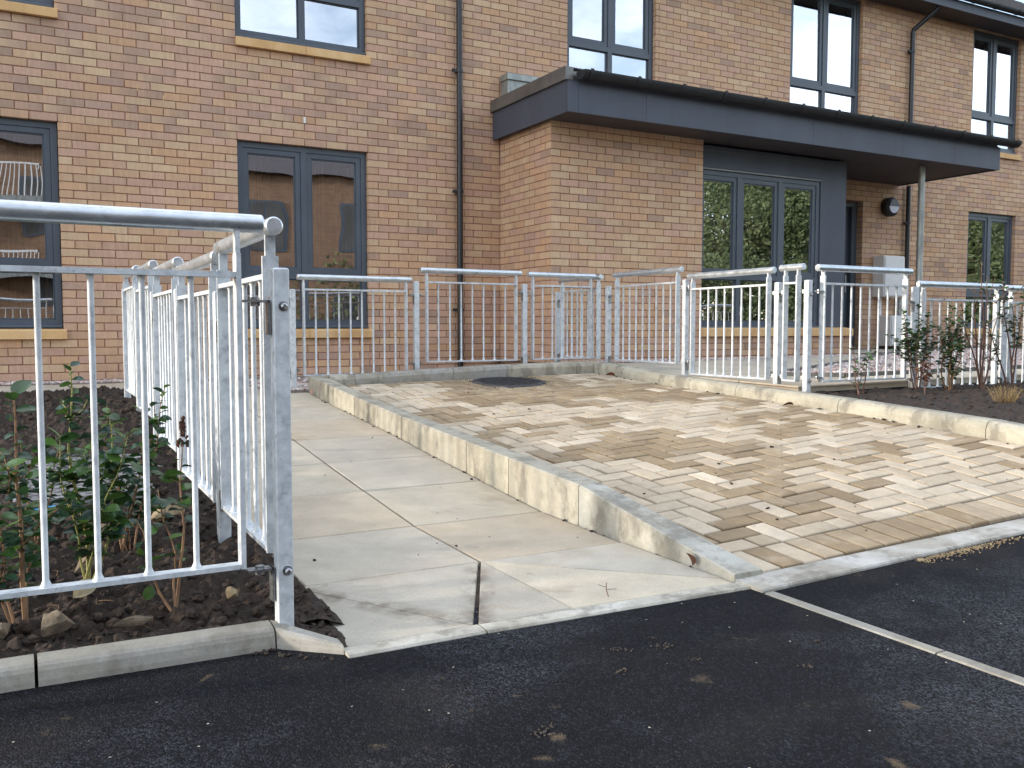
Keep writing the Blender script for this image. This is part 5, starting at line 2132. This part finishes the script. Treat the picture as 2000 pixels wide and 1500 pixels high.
# scattered dirt on slabs, paving and road
mb = MB()
for i in range(26):                                   # along the kerb foot
    y = uni(-6.9, -2.3)
    x = 1.632 - abs(random.gauss(0, 0.012))
    r = uni(0.002, 0.008)
    v_, f_ = rock_verts((x, y, ramp_z(y) + r * 0.4), r, i * 1.1, 1, (1.2, 1.6, 0.7), 0.7)
    mb.add(v_, f_)
for i in range(16):
    x, y = uni(0.45, 1.55), uni(-6.8, -2.4)
    r = uni(0.002, 0.006)
    v_, f_ = rock_verts((x, y, ramp_z(y) + r * 0.4), r, i * 2.1, 1, (1.3, 1.3, 0.6), 0.7)
    mb.add(v_, f_)
v_, f_ = rock_verts((0.345, -6.52, 0.014), 0.017, 77, 2, (1, 1, 0.85), 0.5)
mb.add(v_, f_)
for i in range(60):                                   # on the pavers
    x, y = uni(1.8, 4.2), uni(-6.9, -2.4)
    r = 0.002 + 0.007 * rnd() ** 3
    v_, f_ = rock_verts((x, y, bay_z(x, y) + r * 0.4), r, i * 3.1, 1, (1.4, 1.4, 0.6), 0.7)
    mb.add(v_, f_)
for i in range(24):
    y = uni(-6.3, -2.4)
    x = 4.235 - abs(random.gauss(0, 0.015))
    r = uni(0.003, 0.010)
    v_, f_ = rock_verts((x, y, bay_z(x, y) + r * 0.4), r, i * 4.1, 1, (1.2, 1.6, 0.6), 0.7)
    mb.add(v_, f_)
for i in range(30):                                   # at the front kerb foot
    x = 0.10 + abs(random.gauss(0, 0.09))
    y = -6.90 - (x - 0.16) * 0.8 - abs(random.gauss(0, 0.018)) if x > 0.16 else -6.865 - abs(random.gauss(0, 0.015))
    r = uni(0.002, 0.006)
    v_, f_ = rock_verts((x, y, -0.006 + r * 0.3), r, i * 5.1, 1, (1.4, 1.2, 0.6), 0.7)
    mb.add(v_, f_)
o = obj("scattered_dirt", mb, 'soil', fix=False)
tag(o, "crumbs of soil scattered over the flags and pavers", "dirt", kind="stuff")
mb = MB()
for i, (x, y, r) in enumerate([(0.52, -7.62, 0.016), (0.555, -7.60, 0.010), (0.95, -7.30, 0.014), (1.06, -7.33, 0.016), (1.08, -7.27, 0.010), (0.86, -7.42, 0.013), (1.07, -7.45, 0.010), (0.40, -7.85, 0.016), (0.44, -7.83, 0.011), (1.28, -7.62, 0.012), (0.29, -7.66, 0.010), (1.45, -7.5, 0.008)]):
    for k in range(26):
        q = (x + random.gauss(0, r * 0.9), y + random.gauss(0, r * 0.7), -0.0075 + r * 0.06)
        v_, f_ = rock_verts(q, r * uni(0.05, 0.22), i * 1.9 + k, 1, (1.1, 1.0, 0.7), 0.6)
        mb.add(v_, f_)
o = obj("mud_crumbs", mb, 'mud', fix=False)
tag(o, "dried lumps of brown mud dropped on the asphalt road", "mud", kind="stuff")
rs_ = random.Random(3)
mb = MB()
for i in range(520):
    x = 2.35 + abs(rs_.gauss(0, 0.32))
    y = -7.118 - abs(rs_.gauss(0, 0.022))
    z = road_z(x, y)
    r = rs_.uniform(0.0015, 0.004)
    v_, f_ = rock_verts((x, y, z + r * 0.5), r, i * 0.9, 1, (1, 1, 0.8), 0.5)
    mb.add(v_, f_)
o = obj("sand_spill", mb, 'sandstone', fix=False)
tag(o, "spill of yellow sand along the paving edging on the road", "sand", kind="stuff")

# ------------------------------------------------------------------ what the panes mirror: trees and a block across the road
def tree(label, loc, h, crown_r, seed, n=34000):
    rs = random.Random(seed)
    root = empty("tree", loc)
    tag(root, label, "tree", "trees across the road mirrored in the windows")
    mb = MB()
    L0 = Vector(loc)
    top = L0 + Vector((rs.uniform(-0.4, 0.4), rs.uniform(-0.4, 0.4), h * 0.7))
    mb.tube([L0 - Vector((0, 0, 0.3)), L0.lerp(top, 0.4) + Vector((0.1, 0.05, 0)), top], [0.28, 0.2, 0.09], 10)
    cl = []
    for k in range(40):
        a, el = rs.uniform(0, 6.28), rs.uniform(-1.0, 1.3)
        rr = crown_r * rs.uniform(0.45, 1.0)
        c = L0 + Vector((math.cos(a) * math.cos(el) * rr, math.sin(a) * math.cos(el) * rr, h * 0.62 + math.sin(el) * rr * 1.1))
        s = L0.lerp(top, rs.uniform(0.35, 1.0))
        mb.tube([s, s.lerp(c, 0.5) + Vector((0, 0, 0.2)), c], [0.07, 0.045, 0.02], 6)
        cl.append((c, rs.uniform(0.6, 1.25)))
    obj("trunk", mb, 'bark', root, smooth=True, fix=False)
    lv = MB()
    for i in range(n):
        c, r_ = rs.choice(cl)
        d_ = Vector((rs.gauss(0, 1), rs.gauss(0, 1), rs.gauss(0, 0.8)))
        p = c + d_ * r_ * 0.8
        s = rs.uniform(0.08, 0.17)
        a = Vector((rs.gauss(0, 1), rs.gauss(0, 1), rs.gauss(0, 1))).normalized()
        b = a.orthogonal().normalized() * s * 0.5
        a = a * s
        lv.add([p - b, p + a * 0.5, p + b, p - a * 0.5], [(0, 1, 2, 3)])
    o = obj("crown", lv, 'leaftree', root, fix=False)
    o['kind'] = "stuff"


tree("broad tree mirrored in the left light of the porch window", (29.0, -24.5, -0.1), 8.0, 3.8, 1)
tree("tall tree mirrored in the middle of the porch window", (36.0, -27.0, -0.1), 8.6, 4.2, 2)
tree("tree mirrored in the right end ground floor window", (42.0, -20.0, -0.1), 7.6, 3.6, 3)
tree("dark tree mirrored in the right light of the porch window", (45.0, -32.0, -0.1), 9.0, 4.4, 4)
tree("tree mirrored beside the last window by the picture edge", (52.0, -24.0, -0.1), 8.4, 4.0, 5)

hd = empty("hedge", (24.0, -24.0, -0.1))
tag(hd, "tall green hedge mirrored low in the porch window", "hedge")
rs = random.Random(12)
lv = MB()
for i in range(60000):
    x_ = rs.uniform(9, 42)
    y_ = -25.0 + (x_ - 9) * 0.22 + rs.gauss(0, 0.7)
    z_ = rs.random() ** 0.8 * (3.4 + 1.6 * fbm(x_ * 0.5, 1.0, 0.0, 3))
    p = Vector((x_, y_, z_))
    s_ = rs.uniform(0.08, 0.16)
    a = Vector((rs.gauss(0, 1), rs.gauss(0, 1), rs.gauss(0, 1))).normalized()
    b = a.orthogonal().normalized() * s_ * 0.5
    a = a * s_
    lv.add([p - b, p + a * 0.5, p + b, p - a * 0.5], [(0, 1, 2, 3)])
o = obj("foliage", lv, 'leaftree', hd, fix=False)
o['kind'] = "stuff"
mb = MB()
for i in range(16):
    x_ = 9.5 + i * 2.1
    mb.tube([(x_, -25 + (x_ - 9) * 0.22, -0.3), (x_ + 0.1, -25 + (x_ - 9) * 0.22, 2.5)], [0.12, 0.05], 7)
o = obj("stems", mb, 'bark', hd, fix=False)
o['kind'] = "stuff"

opp = empty("brick_block", (2.0, -24.0, 0))
tag(opp, "brown brick block mirrored in the ground floor windows on the left", "building")
mb = MB()
mb.box(-14, 13, -32, -24, -0.3, 6.6)
obj("wall", mb, 'farbrick', opp)
mb = MB()
mb.prism([(-32.4, 6.55), (-28, 9.2), (-23.6, 6.55)], 'x', -14.4, 13.4)
obj("roof", mb, 'tile', opp)
for x in (-12, -9, -6, -2.5, 0.5, 3.5, 7, 10):
    for z in (0.9, 3.7):
        mb = MB()
        mb.box(x, x + 1.3, -24.0, -23.97, z, z + 1.8)
        o = obj("window", mb, 'frame', opp)
        mb = MB()
        mb.box(x + 0.1, x + 0.6, -23.968, -23.96, z + 0.1, z + 1.7)
        mb.box(x + 0.7, x + 1.2, -23.968, -23.96, z + 0.1, z + 1.7)
        obj("pane", mb, 'room', o)

for bx, bz in ((-7.0, 4.7), (-0.9, 4.7), (-0.9, 2.05)):
    mb = MB()
    mb.box(bx - 1.9, bx + 1.9, -24.0, -22.7, bz - 0.22, bz)
    bal = obj("balcony", mb, 'column', opp)
    mb = MB()
    mb.box(bx - 1.9, bx + 1.9, -22.76, -22.70, bz + 1.05, bz + 1.11)
    mb.box(bx - 1.9, bx - 1.84, -24.0, -22.7, bz + 1.05, bz + 1.11)
    mb.box(bx + 1.84, bx + 1.9, -24.0, -22.7, bz + 1.05, bz + 1.11)
    for i in range(29):
        x_ = bx - 1.88 + i * 0.134
        mb.box(x_ - 0.014, x_ + 0.014, -22.744, -22.716, bz, bz + 1.05)
    obj("balcony_rail", mb, 'white', bal)
